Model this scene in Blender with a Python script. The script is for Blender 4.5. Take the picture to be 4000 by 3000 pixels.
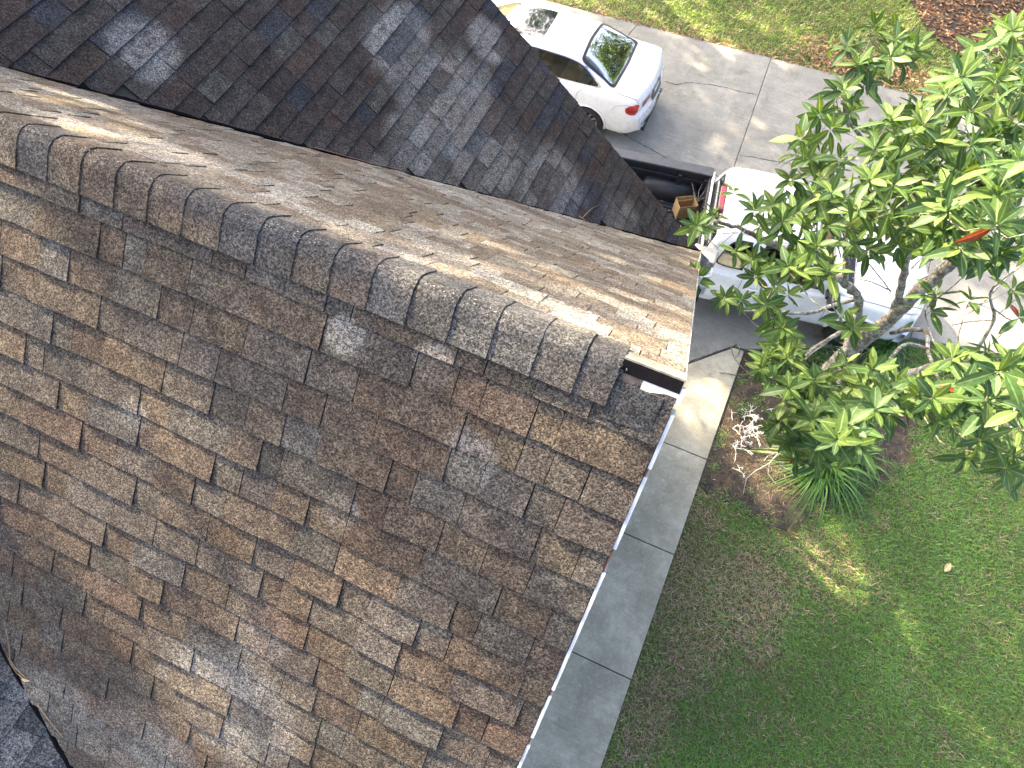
import bpy, bmesh, math, random
import numpy as np
from mathutils import Vector, Matrix

for o in list(bpy.data.objects): bpy.data.objects.remove(o)
scene = bpy.context.scene
col = scene.collection
random.seed(7); rng = np.random.default_rng(7)

# ------------------------------------------------------------------ camera
CAM = Vector((0.0, -1.05285, 9.5)); FPX = 2559.36
CR = Vector((0.91292041, 0.40781407, 0.01624838))
CU = Vector((-0.37079923, 0.81210941, 0.45053995))
CF = Vector((-0.17054106, 0.417332, -0.8926084))
cd = bpy.data.cameras.new('camera'); cam = bpy.data.objects.new('camera', cd); col.objects.link(cam)
cd.sensor_width = 36; cd.lens = FPX / 4000 * 36; cd.clip_start = 0.05; cd.clip_end = 500
cam.matrix_world = Matrix(((CR.x, CU.x, -CF.x, CAM.x), (CR.y, CU.y, -CF.y, CAM.y), (CR.z, CU.z, -CF.z, CAM.z), (0, 0, 0, 1)))
scene.camera = cam
# ------------------------------------------------------------------ sky, sun, exposure
SUN_EL = math.radians(35); PHI = math.radians(25)
to_sun = Vector((-math.cos(SUN_EL) * math.cos(PHI), math.cos(SUN_EL) * math.sin(PHI), math.sin(SUN_EL)))
w = bpy.data.worlds.new('World'); scene.world = w; w.use_nodes = True
wn = w.node_tree.nodes; wl = w.node_tree.links
sky = wn.new('ShaderNodeTexSky'); sky.sky_type = 'NISHITA'; sky.sun_disc = False
sky.sun_elevation = SUN_EL; sky.sun_rotation = math.atan2(to_sun.x, to_sun.y)
sky.air_density = 0.75; sky.dust_density = 7.0; sky.ozone_density = 0.3
wl.new(sky.outputs[0], wn['Background'].inputs[0]); wn['Background'].inputs[1].default_value = 0.15
sl = bpy.data.lights.new('sun', 'SUN'); sl.energy = 5.0; sl.angle = math.radians(0.53); sl.color = (1.0, 0.80, 0.54)
so = bpy.data.objects.new('sun', sl); col.objects.link(so); so.location = to_sun * 40
so.rotation_euler = to_sun.to_track_quat('Z', 'Y').to_euler()
scene.view_settings.view_transform = 'Standard'; scene.view_settings.look = 'None'
scene.view_settings.gamma = 1; scene.view_settings.use_curve_mapping = False
scene.view_settings.exposure = 2.58

# ------------------------------------------------------------------ helpers
def ray(px, py): return CR * ((px - 2000) / FPX) - CU * ((py - 1500) / FPX) + CF
def at(px, py, z=0.0):
    v = ray(px, py); return CAM + v * ((z - CAM.z) / v.z)
def atD(px, py, D): return CAM + ray(px, py).normalized() * D
def proj(P):
    v = Vector(P) - CAM; d = v.dot(CF)
    return (2000 + FPX * v.dot(CR) / d, 1500 - FPX * v.dot(CU) / d, d)

def tag(o, label=None, cat=None, group=None, kind=None):
    if label: o['label'] = label
    if cat: o['category'] = cat
    if group: o['group'] = group
    if kind: o['kind'] = kind
    return o
def empty(name, loc=(0, 0, 0), rz=0.0):
    o = bpy.data.objects.new(name, None); col.objects.link(o); o.empty_display_size = 0.2
    o.location = loc; o.rotation_euler = (0, 0, rz)
    return o
def link(name, me, mat, parent=None, local=False):
    o = bpy.data.objects.new(name, me); col.objects.link(o)
    if mat is not None and len(me.materials) == 0: me.materials.append(mat)
    if parent is not None:
        o.parent = parent
        if not local:
            M = Matrix.Identity(4); p = parent; chain = []
            while p is not None: chain.append(p); p = p.parent
            for p in reversed(chain): M = M @ p.matrix_parent_inverse @ Matrix.LocRotScale(p.location, p.rotation_euler, p.scale)
            o.matrix_parent_inverse = M.inverted()
    return o
class MB:
    def __init__(s): s.v = []; s.f = []; s.c = []
    def add(s, vs, fs, c=None):
        b = len(s.v); s.v += [tuple(v) for v in vs]; s.f += [tuple(i + b for i in f) for f in fs]
        s.c += [c] * len(fs); return s
    def box(s, p0, p1, c=None, M=None):
        x0, y0, z0 = p0; x1, y1, z1 = p1
        vs = [(x0, y0, z0), (x1, y0, z0), (x1, y1, z0), (x0, y1, z0), (x0, y0, z1), (x1, y0, z1), (x1, y1, z1), (x0, y1, z1)]
        if M: vs = [M @ Vector(v) for v in vs]
        return s.add(vs, [(3, 2, 1, 0), (4, 5, 6, 7), (0, 1, 5, 4), (1, 2, 6, 5), (2, 3, 7, 6), (3, 0, 4, 7)], c)
    def tube(s, pts, rad, n=6, c=None, cap=True):
        pts = [Vector(p) for p in pts]; m = len(pts)
        if not hasattr(rad, '__len__'): rad = [rad] * m
        rings = []; prev = None
        for i, p in enumerate(pts):
            t = (pts[min(i + 1, m - 1)] - pts[max(i - 1, 0)]).normalized()
            a = prev if prev is not None else (Vector((0, 0, 1)) if abs(t.z) < .9 else Vector((1, 0, 0)))
            u = (a - t * a.dot(t)).normalized(); prev = u; w_ = t.cross(u)
            rings.append([p + (u * math.cos(6.28319 * k / n) + w_ * math.sin(6.28319 * k / n)) * rad[i] for k in range(n)])
        vs = [q for r in rings for q in r]; fs = []
        for i in range(m - 1):
            for k in range(n): fs.append((i * n + k, i * n + (k + 1) % n, (i + 1) * n + (k + 1) % n, (i + 1) * n + k))
        if cap: fs += [tuple(reversed(range(n))), tuple((m - 1) * n + k for k in range(n))]
        return s.add(vs, fs, c)
    def mesh(s, name, smooth=False):
        me = bpy.data.meshes.new(name); me.from_pydata(s.v, [], s.f)
        if any(c is not None for c in s.c):
            a = me.color_attributes.new('tone', 'FLOAT_COLOR', 'CORNER')
            arr = np.ones((len(me.loops), 4), np.float32); k = 0
            for f, c in zip(s.f, s.c):
                if c is not None: arr[k:k + len(f), :len(c)] = c
                k += len(f)
            a.data.foreach_set('color', arr.ravel())
        if smooth: me.polygons.foreach_set('use_smooth', [True] * len(me.polygons))
        me.update(); return me
    def build(s, name, mat, parent=None, smooth=False, local=False, bevel=0):
        o = link(name, s.mesh(name, smooth), mat, parent, local)
        if bevel:
            b = o.modifiers.new('bevel', 'BEVEL'); b.width = bevel; b.segments = 2; b.limit_method = 'ANGLE'
        return o
def np_mesh(name, V, loops, sizes, color=None, smooth=False):
    me = bpy.data.meshes.new(name); me.vertices.add(len(V)); me.vertices.foreach_set('co', V.astype(np.float32).ravel())
    me.loops.add(len(loops)); me.loops.foreach_set('vertex_index', loops.astype(np.int32))
    me.polygons.add(len(sizes)); st = np.concatenate(([0], np.cumsum(sizes)[:-1])).astype(np.int32)
    me.polygons.foreach_set('loop_start', st)
    me.update(calc_edges=True); me.validate()
    if color is not None:
        a = me.color_attributes.new('tone', 'FLOAT_COLOR', 'POINT')
        c4 = np.ones((len(V), 4), np.float32); c4[:, :3] = color; a.data.foreach_set('color', c4.ravel())
    if smooth: me.polygons.foreach_set('use_smooth', [True] * len(me.polygons))
    return me

# ------------------------------------------------------------------ materials
class NT:
    def __init__(s, name):
        s.m = bpy.data.materials.new(name); s.m.use_nodes = True; s.t = s.m.node_tree; s.n = s.t.nodes
        s.b = s.n['Principled BSDF']; s.out = s.n['Material Output']
        g = s.n.new('ShaderNodeNewGeometry'); s.pos = g.outputs['Position']; s.nrm = g.outputs['Normal']
    def L(s, a, b): s.t.links.new(a, b)
    def set(s, inp, v):
        if hasattr(v, 'is_linked') or hasattr(v, 'links'): s.L(v, inp)
        elif hasattr(v, '__len__') and len(v) == 3 and inp.type == 'RGBA': inp.default_value = (*v, 1)
        else: inp.default_value = v
    def noise(s, scale, detail=4, rough=.55, vec=None, dist=0.0):
        n = s.n.new('ShaderNodeTexNoise'); n.inputs['Scale'].default_value = scale; n.inputs['Detail'].default_value = detail
        n.inputs['Roughness'].default_value = rough; n.inputs['Distortion'].default_value = dist
        s.L(vec or s.pos, n.inputs['Vector']); return n.outputs['Fac']
    def vor(s, scale, feature='F1', out='Distance', vec=None):
        n = s.n.new('ShaderNodeTexVoronoi'); n.feature = feature; n.inputs['Scale'].default_value = scale
        s.L(vec or s.pos, n.inputs['Vector']); return n.outputs[out]
    def ramp(s, fac, lo, hi, a=0.0, b=1.0):
        n = s.n.new('ShaderNodeMapRange'); n.interpolation_type = 'SMOOTHSTEP'; s.L(fac, n.inputs[0])
        n.inputs[1].default_value = lo; n.inputs[2].default_value = hi; n.inputs[3].default_value = a; n.inputs[4].default_value = b
        return n.outputs[0]
    def mix(s, f, a, b, mode='MIX'):
        n = s.n.new('ShaderNodeMix'); n.data_type = 'RGBA'; n.blend_type = mode
        s.set(n.inputs[0], f); s.set(n.inputs[6], a); s.set(n.inputs[7], b); return n.outputs[2]
    def math(s, op, a, b=0.0):
        n = s.n.new('ShaderNodeMath'); n.operation = op; s.set(n.inputs[0], a); s.set(n.inputs[1], b); return n.outputs[0]
    def attr(s, name='tone'):
        n = s.n.new('ShaderNodeAttribute'); n.attribute_name = name; return n.outputs['Color']
    def scalevec(s, v, k):
        n = s.n.new('ShaderNodeVectorMath'); n.operation = 'MULTIPLY'; s.L(v, n.inputs[0]); n.inputs[1].default_value = k; return n.outputs[0]
    def dist(s, c, k=(1, 1, 1)):
        n = s.n.new('ShaderNodeVectorMath'); n.operation = 'SUBTRACT'; s.L(s.pos, n.inputs[0]); n.inputs[1].default_value = c
        q = s.scalevec(n.outputs[0], k); l = s.n.new('ShaderNodeVectorMath'); l.operation = 'LENGTH'; s.L(q, l.inputs[0]); return l.outputs['Value']
    def bump(s, h, strength=.5, distance=.01):
        n = s.n.new('ShaderNodeBump'); n.inputs['Strength'].default_value = strength; n.inputs['Distance'].default_value = distance
        s.L(h, n.inputs['Height']); s.L(n.outputs[0], s.b.inputs['Normal']); return n
    def done(s, colr, rough=.8, spec=None, metal=0.0, coat=0.0):
        s.set(s.b.inputs['Base Color'], colr); s.set(s.b.inputs['Roughness'], rough)
        s.b.inputs['Metallic'].default_value = metal
        if spec is not None: s.b.inputs['Specular IOR Level'].default_value = spec
        if coat: s.b.inputs['Coat Weight'].default_value = coat; s.b.inputs['Coat Roughness'].default_value = .04
        return s.m
def simple(name, c, rough=.5, var=.12, scale=25, metal=0, coat=0, spec=None):
    t = NT(name); n = t.noise(scale, 4)
    cc = t.mix(t.ramp(n, .3, .7), [x * (1 - var) for x in c], [min(1, x * (1 + var)) for x in c])
    return t.done(cc, rough, spec, metal, coat)

def mat_shingle():
    t = NT('asphalt_shingle')
    base = t.attr()
    big = t.noise(2.3, 4, .6); mid = t.noise(14, 4, .65)
    c = t.mix(t.ramp(mid, .35, .7), t.mix(1.0, base, (.72, .70, .72), 'MULTIPLY'), t.mix(1.0, base, (1.25, 1.25, 1.22), 'MULTIPLY'))
    # rust-brown and grey weathering
    c = t.mix(t.ramp(big, .50, .72, 0, .45), c, t.mix(1.0, c, (1.12, .92, .80), 'MULTIPLY'))
    # pale dried lichen / granule loss patches at their own places on the roof
    wob = t.math('MULTIPLY', t.math('SUBTRACT', t.noise(7, 5, .7), .5), .75)
    m = None
    for (cx, cy, cz, r, k, s_) in PALE:
        dd = t.math('ADD', t.dist((cx, cy, cz), k), t.math('MULTIPLY', wob, r))
        q = t.ramp(dd, r * .55, r, s_, 0)
        m = q if m is None else t.math('MAXIMUM', m, q)
    m = t.math('MULTIPLY', m, t.ramp(t.noise(16, 5, .75), .30, .55, .2, 1))
    an = t.n.new('ShaderNodeAttribute'); an.attribute_name = 'tone'
    m = t.math('MULTIPLY', m, t.ramp(an.outputs['Alpha'], .10, .60, .30, 1.0))
    c = t.mix(m, c, t.mix(.45, (.21, .215, .205), t.mix(1.0, c, (2.9, 2.9, 2.9), 'MULTIPLY')))
    sx = t.n.new('ShaderNodeSeparateXYZ'); t.L(t.pos, sx.inputs[0])
    rid = t.math('MULTIPLY', t.ramp(t.math('ADD', t.math('ABSOLUTE', sx.outputs[1]), t.math('MULTIPLY', wob, .09)), .035, .085, 1, 0), t.ramp(sx.outputs[0], -2.2, -1.5))
    rid = t.math('MULTIPLY', rid, t.ramp(t.noise(5, 3), .3, .6, .35, .85))
    c = t.mix(rid, c, (.030, .033, .038))
    gr = t.vor(210, out='Color'); sep = t.n.new('ShaderNodeSeparateColor'); t.L(gr, sep.inputs[0])
    g = t.ramp(sep.outputs[0], .0, 1, .30, 1.60)
    g2 = t.ramp(t.noise(85, 3, .7), .3, .7, .50, 1.42)
    gg = t.math('MULTIPLY', g, g2)
    cb = t.n.new('ShaderNodeCombineColor'); t.L(gg, cb.inputs[0]); t.L(gg, cb.inputs[1]); t.L(gg, cb.inputs[2])
    c = t.mix(1.0, c, cb.outputs[0], 'MULTIPLY')
    h = t.math('ADD', t.noise(150, 3, .7), t.math('MULTIPLY', t.noise(45, 2), .8))
    t.bump(h, .55, .006)
    return t.done(c, .92, .25)
def mat_concrete(name, c, stain, agg=.5, sc=1.0):
    t = NT(name)
    a = t.ramp(t.noise(.9 * sc, 6, .62), .32, .68); b = t.ramp(t.noise(5 * sc, 5, .65), .35, .7)
    cc = t.mix(a, c, stain); cc = t.mix(t.math('MULTIPLY', b, .6), cc, [x * .58 for x in c])
    br = t.noise(1.0, 5, .75, t.scalevec(t.pos, (2.2, 34, 2.2)))
    cc = t.mix(t.math('MULTIPLY', t.ramp(br, .42, .72, 0, .75), t.ramp(t.noise(.7, 3), .38, .62, .15, 1)), cc, [x * .45 for x in c])
    cc = t.mix(t.ramp(t.noise(24, 4, .8), .5, .72, 0, .35), cc, [min(1, x * 1.5) for x in c])
    cc = t.mix(t.ramp(t.noise(1.1 * sc, 6, .8, None, .6), .50, .66, 0, .55), cc, [c[0] * .40, c[1] * .43, c[2] * .40])
    sp = t.math('MULTIPLY', t.ramp(t.vor(42), .10, .26, agg, 0), t.ramp(t.noise(1.6, 4), .35, .65, .2, 1))
    cc = t.mix(sp, cc, (.62, .60, .55))
    cc = t.mix(t.ramp(t.noise(160, 2), .3, .7, .30, 0), cc, (.05, .05, .05))
    t.bump(t.math('ADD', t.noise(120, 3), t.math('MULTIPLY', br, .6)), .3, .004)
    return t.done(cc, .9, .3)
def mat_tone(name, rough=.6, var=.25, scale=30, spec=.4, transl=0.0):
    t = NT(name); b = t.attr(); n = t.noise(scale, 4)
    c = t.mix(t.ramp(n, .3, .7), t.mix(1.0, b, (1 - var,) * 3, 'MULTIPLY'), t.mix(1.0, b, (1 + var,) * 3, 'MULTIPLY'))
    t.done(c, rough, spec)
    if transl:
        tr = t.n.new('ShaderNodeBsdfTranslucent'); t.L(t.mix(1.0, c, (1.25, 1.35, .55), 'MULTIPLY'), tr.inputs[0])
        mx = t.n.new('ShaderNodeMixShader'); mx.inputs[0].default_value = transl
        t.L(t.b.outputs[0], mx.inputs[1]); t.L(tr.outputs[0], mx.inputs[2]); t.L(mx.outputs[0], t.out.inputs[0])
    return t.m
def mat_leaf():
    t = NT('bay_leaf'); b = t.attr()
    n = t.noise(55, 4); c = t.mix(t.ramp(n, .3, .7), t.mix(1.0, b, (.8, .82, .8), 'MULTIPLY'), t.mix(1.0, b, (1.15, 1.12, 1.15), 'MULTIPLY'))
    t.done(c, t.ramp(n, .3, .7, .42, .58), .28)
    tr = t.n.new('ShaderNodeBsdfTranslucent'); t.L(t.mix(1.0, c, (1.5, 1.5, .65), 'MULTIPLY'), tr.inputs[0])
    mx = t.n.new('ShaderNodeMixShader'); mx.inputs[0].default_value = .28
    t.L(t.b.outputs[0], mx.inputs[1]); t.L(tr.outputs[0], mx.inputs[2]); t.L(mx.outputs[0], t.out.inputs[0])
    return t.m
def mat_bark():
    t = NT('lichen_bark')
    v = t.noise(28, 5, .7); c = t.mix(t.ramp(v, .35, .65), (.10, .085, .065), (.30, .27, .22))
    c = t.mix(t.ramp(t.noise(11, 5, .7), .46, .60, 0, .9), c, (.42, .46, .40))
    t.bump(t.math('ADD', v, t.noise(80, 3)), .9, .02); return t.done(c, .95, .2)
def mat_glass(name, tint, refl=1.0, op=0.0):
    t = NT(name); tr = t.n.new('ShaderNodeBsdfTransparent'); tr.inputs[0].default_value = (*tint, 1)
    gl = t.n.new('ShaderNodeBsdfGlossy'); gl.inputs['Roughness'].default_value = .02
    fr = t.n.new('ShaderNodeFresnel'); fr.inputs[0].default_value = 1.5
    mx = t.n.new('ShaderNodeMixShader'); t.L(t.math('MULTIPLY', fr.outputs[0], refl), mx.inputs[0])
    t.L(tr.outputs[0], mx.inputs[1]); t.L(gl.outputs[0], mx.inputs[2]); t.L(mx.outputs[0], t.out.inputs[0])
    return t.m
def mat_soil():
    t = NT('bed_soil'); a = t.noise(6, 6, .7); b = t.noise(40, 4, .7)
    c = t.mix(t.ramp(a, .35, .65), (.040, .038, .035), (.095, .080, .062)); c = t.mix(t.ramp(b, .55, .75, 0, .6), c, (.16, .12, .08))
    t.bump(t.math('ADD', a, b), .9, .03); return t.done(c, .97, .1)
def mat_ground():
    t = NT('lawn_soil'); a = t.noise(3, 6, .7); b = t.noise(60, 3, .7)
    c = t.mix(t.ramp(a, .35, .65), (.085, .105, .035), (.13, .105, .065)); c = t.mix(t.ramp(b, .5, .7, 0, .6), c, (.03, .035, .012))
    t.bump(b, .8, .02); return t.done(c, .97, .1)
def mat_paint():
    t = NT('white_car_paint'); n = t.noise(1.2, 3)
    return t.done(t.mix(n, (.70, .71, .72), (.74, .75, .76)), t.ramp(t.noise(9, 4), .3, .7, .22, .34), .5, 0, .8)

# ------------------------------------------------------------------ the house roof
H, MP, XR, Y1, M2 = 7.7086, 1.005, 0.138, 4.3118, 0.8567
CS = 1 / math.sqrt(1 + MP * MP); ZK = H - MP * Y1
def front(px, py):
    v = ray(px, py); n = Vector((0, -MP, 1)); return CAM + v * ((Vector((0, 0, H)) - CAM).dot(n) / v.dot(n))
def cross(px, py):
    v = ray(px, py); n = Vector((M2, 0, 1)); return CAM + v * ((Vector((XR, Y1, ZK)) - CAM).dot(n) / v.dot(n))
def backs(px, py):
    v = ray(px, py); n = Vector((0, MP, 1)); return CAM + v * ((Vector((0, 0, H)) - CAM).dot(n) / v.dot(n))
PALE = []
for fn, px, py, r, k, s_ in ((cross, 560, 190, .26, (1, 1, 1), .8), (cross, 1560, 160, .34, (1, .7, 1), .75), (cross, 1750, 420, .55, (1, .75, 1), .62),
        (cross, 1900, 600, .5, (1, .8, 1), .55), (cross, 2150, 760, .5, (1, .8, 1), .55), (cross, 2420, 870, .35, (1, .9, 1), .45), (cross, 1620, 560, .35, (1, 1, 1), .6), (cross, 1900, 160, .28, (1, 1, 1), .7),
        (front, 240, 2830, .42, (1, 1, 1), .55), (front, 560, 2900, .36, (1, 1, 1), .5), (front, 900, 2760, .36, (.8, 1, 1), .6), (front, 1000, 2450, .22, (1, 1, 1), .4), (front, 1330, 2000, .10, (1, 1, 1), .75), (front, 1830, 1790, .13, (1, 1, 1), .6), (front, 1350, 1300, .09, (1, 1, 1), .6), (front, 1700, 1420, .10, (1, 1, 1), .55), (front, 520, 1620, .09, (1, 1, 1), .5),
        (backs, 1500, 960, .45, (.35, 1, 1), .4), (backs, 700, 640, .4, (.3, 1, 1), .4), (backs, 2300, 1250, .5, (.4, 1, 1), .4), (backs, 2000, 830, .6, (.4, 1, 1), .45)):
    p = fn(px, py); PALE.append((p.x, p.y, p.z, r, k, min(1, s_ * (1.4 if fn is cross else 1.15))))
M_SH = mat_shingle()
M_DECK = simple('roof_deck', (.05, .045, .04), .95)
M_WHITE = simple('white_trim', (.55, .56, .57), .55, .08, 40)
M_SIDING = simple('wall_siding', (.45, .44, .40), .8, .08, 8)
M_RUST = simple('rusty_metal', (.20, .09, .05), .8, .3, 60)
M_BOARD = simple('exposed_deck_board', (.10, .078, .066), .9, .3, 30)
M_DARK = simple('gap_shade_debris', (.008, .008, .009), 1.0, spec=0)  # near black: painted shade in gaps, and valley debris
M_FELT = simple('weathered_ridge_felt', (.15, .145, .125), .95, .3, 45)

house = tag(empty('house', (-3, 0, 0)), 'house with steep weathered brown shingle roof filling the left of the picture', 'house')

def wob(x, y):   # sag and swell of the old deck, along the slope normal
    return (.007 * math.sin(2.1 * x + 1.3 * y + .6) * math.sin(1.7 * y - .8 * x) + .0045 * math.sin(5.1 * x - 3.3 * y) + .003 * math.sin(9 * x + 7.7 * y + 1))
class Slope:
    def __init__(s, O, u, v): s.O = Vector(O); s.u = Vector(u).normalized(); s.v = Vector(v).normalized(); s.n = s.u.cross(s.v)
    def P(s, a, b, h=0.0):
        q = s.O + s.u * a + s.v * b; return q + s.n * (h + wob(q.x, q.y))
# u along the courses, v down the slope, n up
S_FRONT = Slope((0, 0, H), (-1, 0, 0), (0, -1, -MP))      # u to -x
S_BACK = Slope((0, 0, H), (1, 0, 0), (0, 1, -MP))
S_CROSS = Slope((XR, 0, ZK), (0, -1, 0), (1, 0, -M2))
FV = Vector((-2.2, -1.98, H - MP * 1.98))
S_VAL = Slope(FV, (0, -1, 0), (1, 0, -.80))
for s_ in (S_FRONT, S_BACK, S_CROSS, S_VAL):
    if s_.n.z < 0: s_.u = -s_.u; s_.n = s_.u.cross(s_.v)
EXP = .1428
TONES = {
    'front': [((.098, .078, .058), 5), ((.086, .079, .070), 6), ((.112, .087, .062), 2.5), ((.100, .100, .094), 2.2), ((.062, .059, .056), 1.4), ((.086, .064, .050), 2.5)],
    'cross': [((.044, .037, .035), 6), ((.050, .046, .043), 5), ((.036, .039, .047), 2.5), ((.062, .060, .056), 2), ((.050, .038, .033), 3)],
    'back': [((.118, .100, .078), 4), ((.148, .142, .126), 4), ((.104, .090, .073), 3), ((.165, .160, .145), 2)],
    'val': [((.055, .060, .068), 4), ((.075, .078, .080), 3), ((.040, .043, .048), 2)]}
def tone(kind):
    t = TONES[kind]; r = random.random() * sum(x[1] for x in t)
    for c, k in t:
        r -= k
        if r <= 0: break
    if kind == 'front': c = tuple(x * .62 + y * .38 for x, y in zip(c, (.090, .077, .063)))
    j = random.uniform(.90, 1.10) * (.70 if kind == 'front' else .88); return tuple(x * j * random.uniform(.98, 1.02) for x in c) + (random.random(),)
def shingle_quad(S, a0, a1, b0, b1, hb, skew, ht=.002):
    """8 corners of one shingle tab, its butt edge proud of the course below; split along its length so it follows the deck"""
    n = max(1, int((a1 - a0) / .09)); vs = []; fs = []
    js = [random.uniform(-.0025, .0025) for _ in range(n + 1)]
    for i in range(n + 1):
        a = a0 + (a1 - a0) * i / n; sk = skew if i in (0, n) else 0
        vs += [S.P(a, b0 - .03, ht - .0005), S.P(a + sk * .3, b1 + js[i], hb), S.P(a + sk * .3, b1 + js[i], hb - .011), S.P(a, b0 - .03, ht - .010)]
    for i in range(n):
        p, q = i * 4, i * 4 + 4
        fs += [(p, p + 1, q + 1, q), (p + 1, p + 2, q + 2, q + 1), (p + 2, p + 3, q + 3, q + 2)]
    e = n * 4; fs += [(0, 3, 2, 1), (e, e + 1, e + 2, e + 3)]
    return vs, fs
def lay(S, kind, ncourse, v_start, urange, keep, wide=1.0, thick=1.0):
    """all tabs of one slope -> list of (verts, faces, tone, screen size)"""
    out = []
    for k in range(ncourse):
        b0 = v_start + k * EXP; b1 = b0 + EXP
        u0, u1 = urange(b0 + EXP / 2)
        if u1 <= u0: continue
        a = u0; up = random.random() < .5
        first = True
        while a < u1 - .002:
            wd = random.uniform(.13, .34) if up else random.uniform(.09, .24)
            wd *= wide
            if first: wd *= random.uniform(.4, 1)
            b = min(a + wd, u1)
            if u1 - b < .05: b = u1
            hb = random.uniform(.0095, .0125) if up else random.uniform(.0055, .0075)
            mid = S.P((a + b) / 2, (b0 + b1) / 2)
            if keep(mid):
                g = .0016
                vs, fs = shingle_quad(S, a + g, b - g, b0, b1, hb * thick, random.uniform(-.006, .006))
                px, py, d = proj(mid)
                vis = 1.0 if (-20 < px < 4020 and -20 < py < 3020) else 0.0
                vd = (CAM - mid).normalized()
                out.append((vs, fs, tone(kind), vis * (b - a) * EXP * abs(vd.dot(S.n)) / d ** 2))
            a = b; up = (not up) if random.random() < .85 else up; first = False
    return out
def slope_deck(name, pts, label):
    m = MB(); n = (Vector(pts[1]) - Vector(pts[0])).cross(Vector(pts[2]) - Vector(pts[0])).normalized()
    if n.z < 0: n = -n
    a = [Vector(p) - n * .016 for p in pts]; b = [p - n * .05 for p in a]; k = len(a)
    m.add(a + b, [tuple(range(k)), tuple(reversed(range(k, 2 * k)))] + [(i, i + k, (i + 1) % k + k, (i + 1) % k) for i in range(k)])
    return tag(m.build(name, M_DECK, house), label)
LX = -6.5
ue = LX
d_front = slope_deck('roof_slope', [(XR - .012, -.10, H - .10 * MP), (XR - .012, -4.31, H - MP * 4.31), (LX, -4.31, H - MP * 4.31), (LX, -.10, H - .1 * MP)], 'near roof slope facing the camera')
d_back = slope_deck('roof_slope', [(XR - .012, .03, H - .03 * MP), (XR - .012, Y1, ZK), (LX, Y1, ZK), (LX, .03, H - .03 * MP)], 'sunlit far roof slope seen at a flat angle')
XT = -6.0
d_cross = slope_deck('roof_slope', [(XR - .05, Y1 - .012, ZK + .05 * M2), (XT, Y1 - .012, ZK + M2 * (XR - XT)), (XT, -1.0, ZK + M2 * (XR - XT)), (XR - .05, Y1 - .4, ZK + .05 * M2)], 'dark shaded roof slope at the top left')
def vz(x): return FV.z + .80 * (FV.x - x)
d_val = slope_deck('roof_slope', [(-.6, -4.3, vz(-.6)), (-4.2, -4.3, vz(-4.2)), (-4.2, -.6, vz(-4.2)), (-3.2, -1.2, vz(-3.2))], 'blue grey roof slope at the bottom left corner')
def in_any(p): return True
FL = LX + 2.3
tabs = []
uf = lambda v: ((-XR, 4.4) if S_FRONT.u.x < 0 else (-4.4, XR))
t_front = lay(S_FRONT, 'front', 34, .075, uf, lambda p: p.z > vz(p.x) - .12, 1.0, 1.4)
ub = lambda v: ((-5.2, XR) if S_BACK.u.x > 0 else (-XR, 5.2))
t_back = lay(S_BACK, 'back', 43, .075, ub, lambda p: p.z > ZK + M2 * (XR - p.x) - .10)
def uc(v):
    # S_CROSS: origin at the low end, v positive goes below: use negative v
    lo, hi = -1.0, Y1
    return (lo, hi) if S_CROSS.u.y > 0 else (-hi, -lo)
LC = math.sqrt(1 + M2 * M2)
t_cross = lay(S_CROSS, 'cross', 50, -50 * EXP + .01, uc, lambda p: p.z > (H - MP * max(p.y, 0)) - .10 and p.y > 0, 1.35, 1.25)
t_val = lay(S_VAL, 'val', 22, -1.6, lambda v: ((-2.4, 2.6)), lambda p: p.z > (H + MP * p.y) - .10 and p.y < 0)
allt = [(t, d_front) for t in t_front] + [(t, d_back) for t in t_back] + [(t, d_cross) for t in t_cross] + [(t, d_val) for t in t_val]
order = sorted(range(len(allt)), key=lambda i: -allt[i][0][3])
single = set(order[:300])
rest = {}
for i, ((vs, fs, c, sz), dk) in enumerate(allt):
    if i in single:
        m = MB(); m.add(vs, fs, c); m.build('shingle', M_SH, dk)
    else:
        rest.setdefault(dk, MB()).add(vs, fs, c)
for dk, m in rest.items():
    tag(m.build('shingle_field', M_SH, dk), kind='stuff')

# ridge caps: bent strips overlapping towards the gable
CAP_S, CAP_X0 = .1512, -2.4408
def cap_mesh(x0, x1, t, h0, h1, drop=.155):
    prof = []
    for k in range(-7, 8):
        a = k / 7
        if abs(a) < .29: y = a * .115; z = -.012 - (y * y) / .075
        else:
            sgn = 1 if a > 0 else -1; q = (abs(a) - .29) / .71; y = sgn * (.033 + q * (drop * CS - .033)); z = -.012 - .0145 - (abs(y) - .033) * MP
        prof.append((y, z))
    vs = []; fs = []; N_ = len(prof)
    for x, hh in ((x0, h0), (x1, h1)):
        for tt in (0, -.007):
            for y, z in prof:
                nn = Vector((0, (1 if y > 0 else -1) * min(1, abs(y) / .03), 1)).normalized()
                j = random.uniform(-.002, .002)
                vs.append((x + j, y + nn.y * (hh + tt), H + z + nn.z * (hh + tt) + wob(x, y) * .5))
    for k in range(N_ - 1):
        fs.append((k, 2 * N_ + k, 2 * N_ + k + 1, k + 1)); fs.append((2 * N_ + k, 3 * N_ + k, 3 * N_ + k + 1, 2 * N_ + k + 1)); fs.append((N_ + k + 1, 3 * N_ + k + 1, 3 * N_ + k, N_ + k))
    fs += [(0, N_, 3 * N_, 2 * N_), (N_ - 1, 3 * N_ - 1, 4 * N_ - 1, 2 * N_ - 1)]
    return vs, fs
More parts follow.
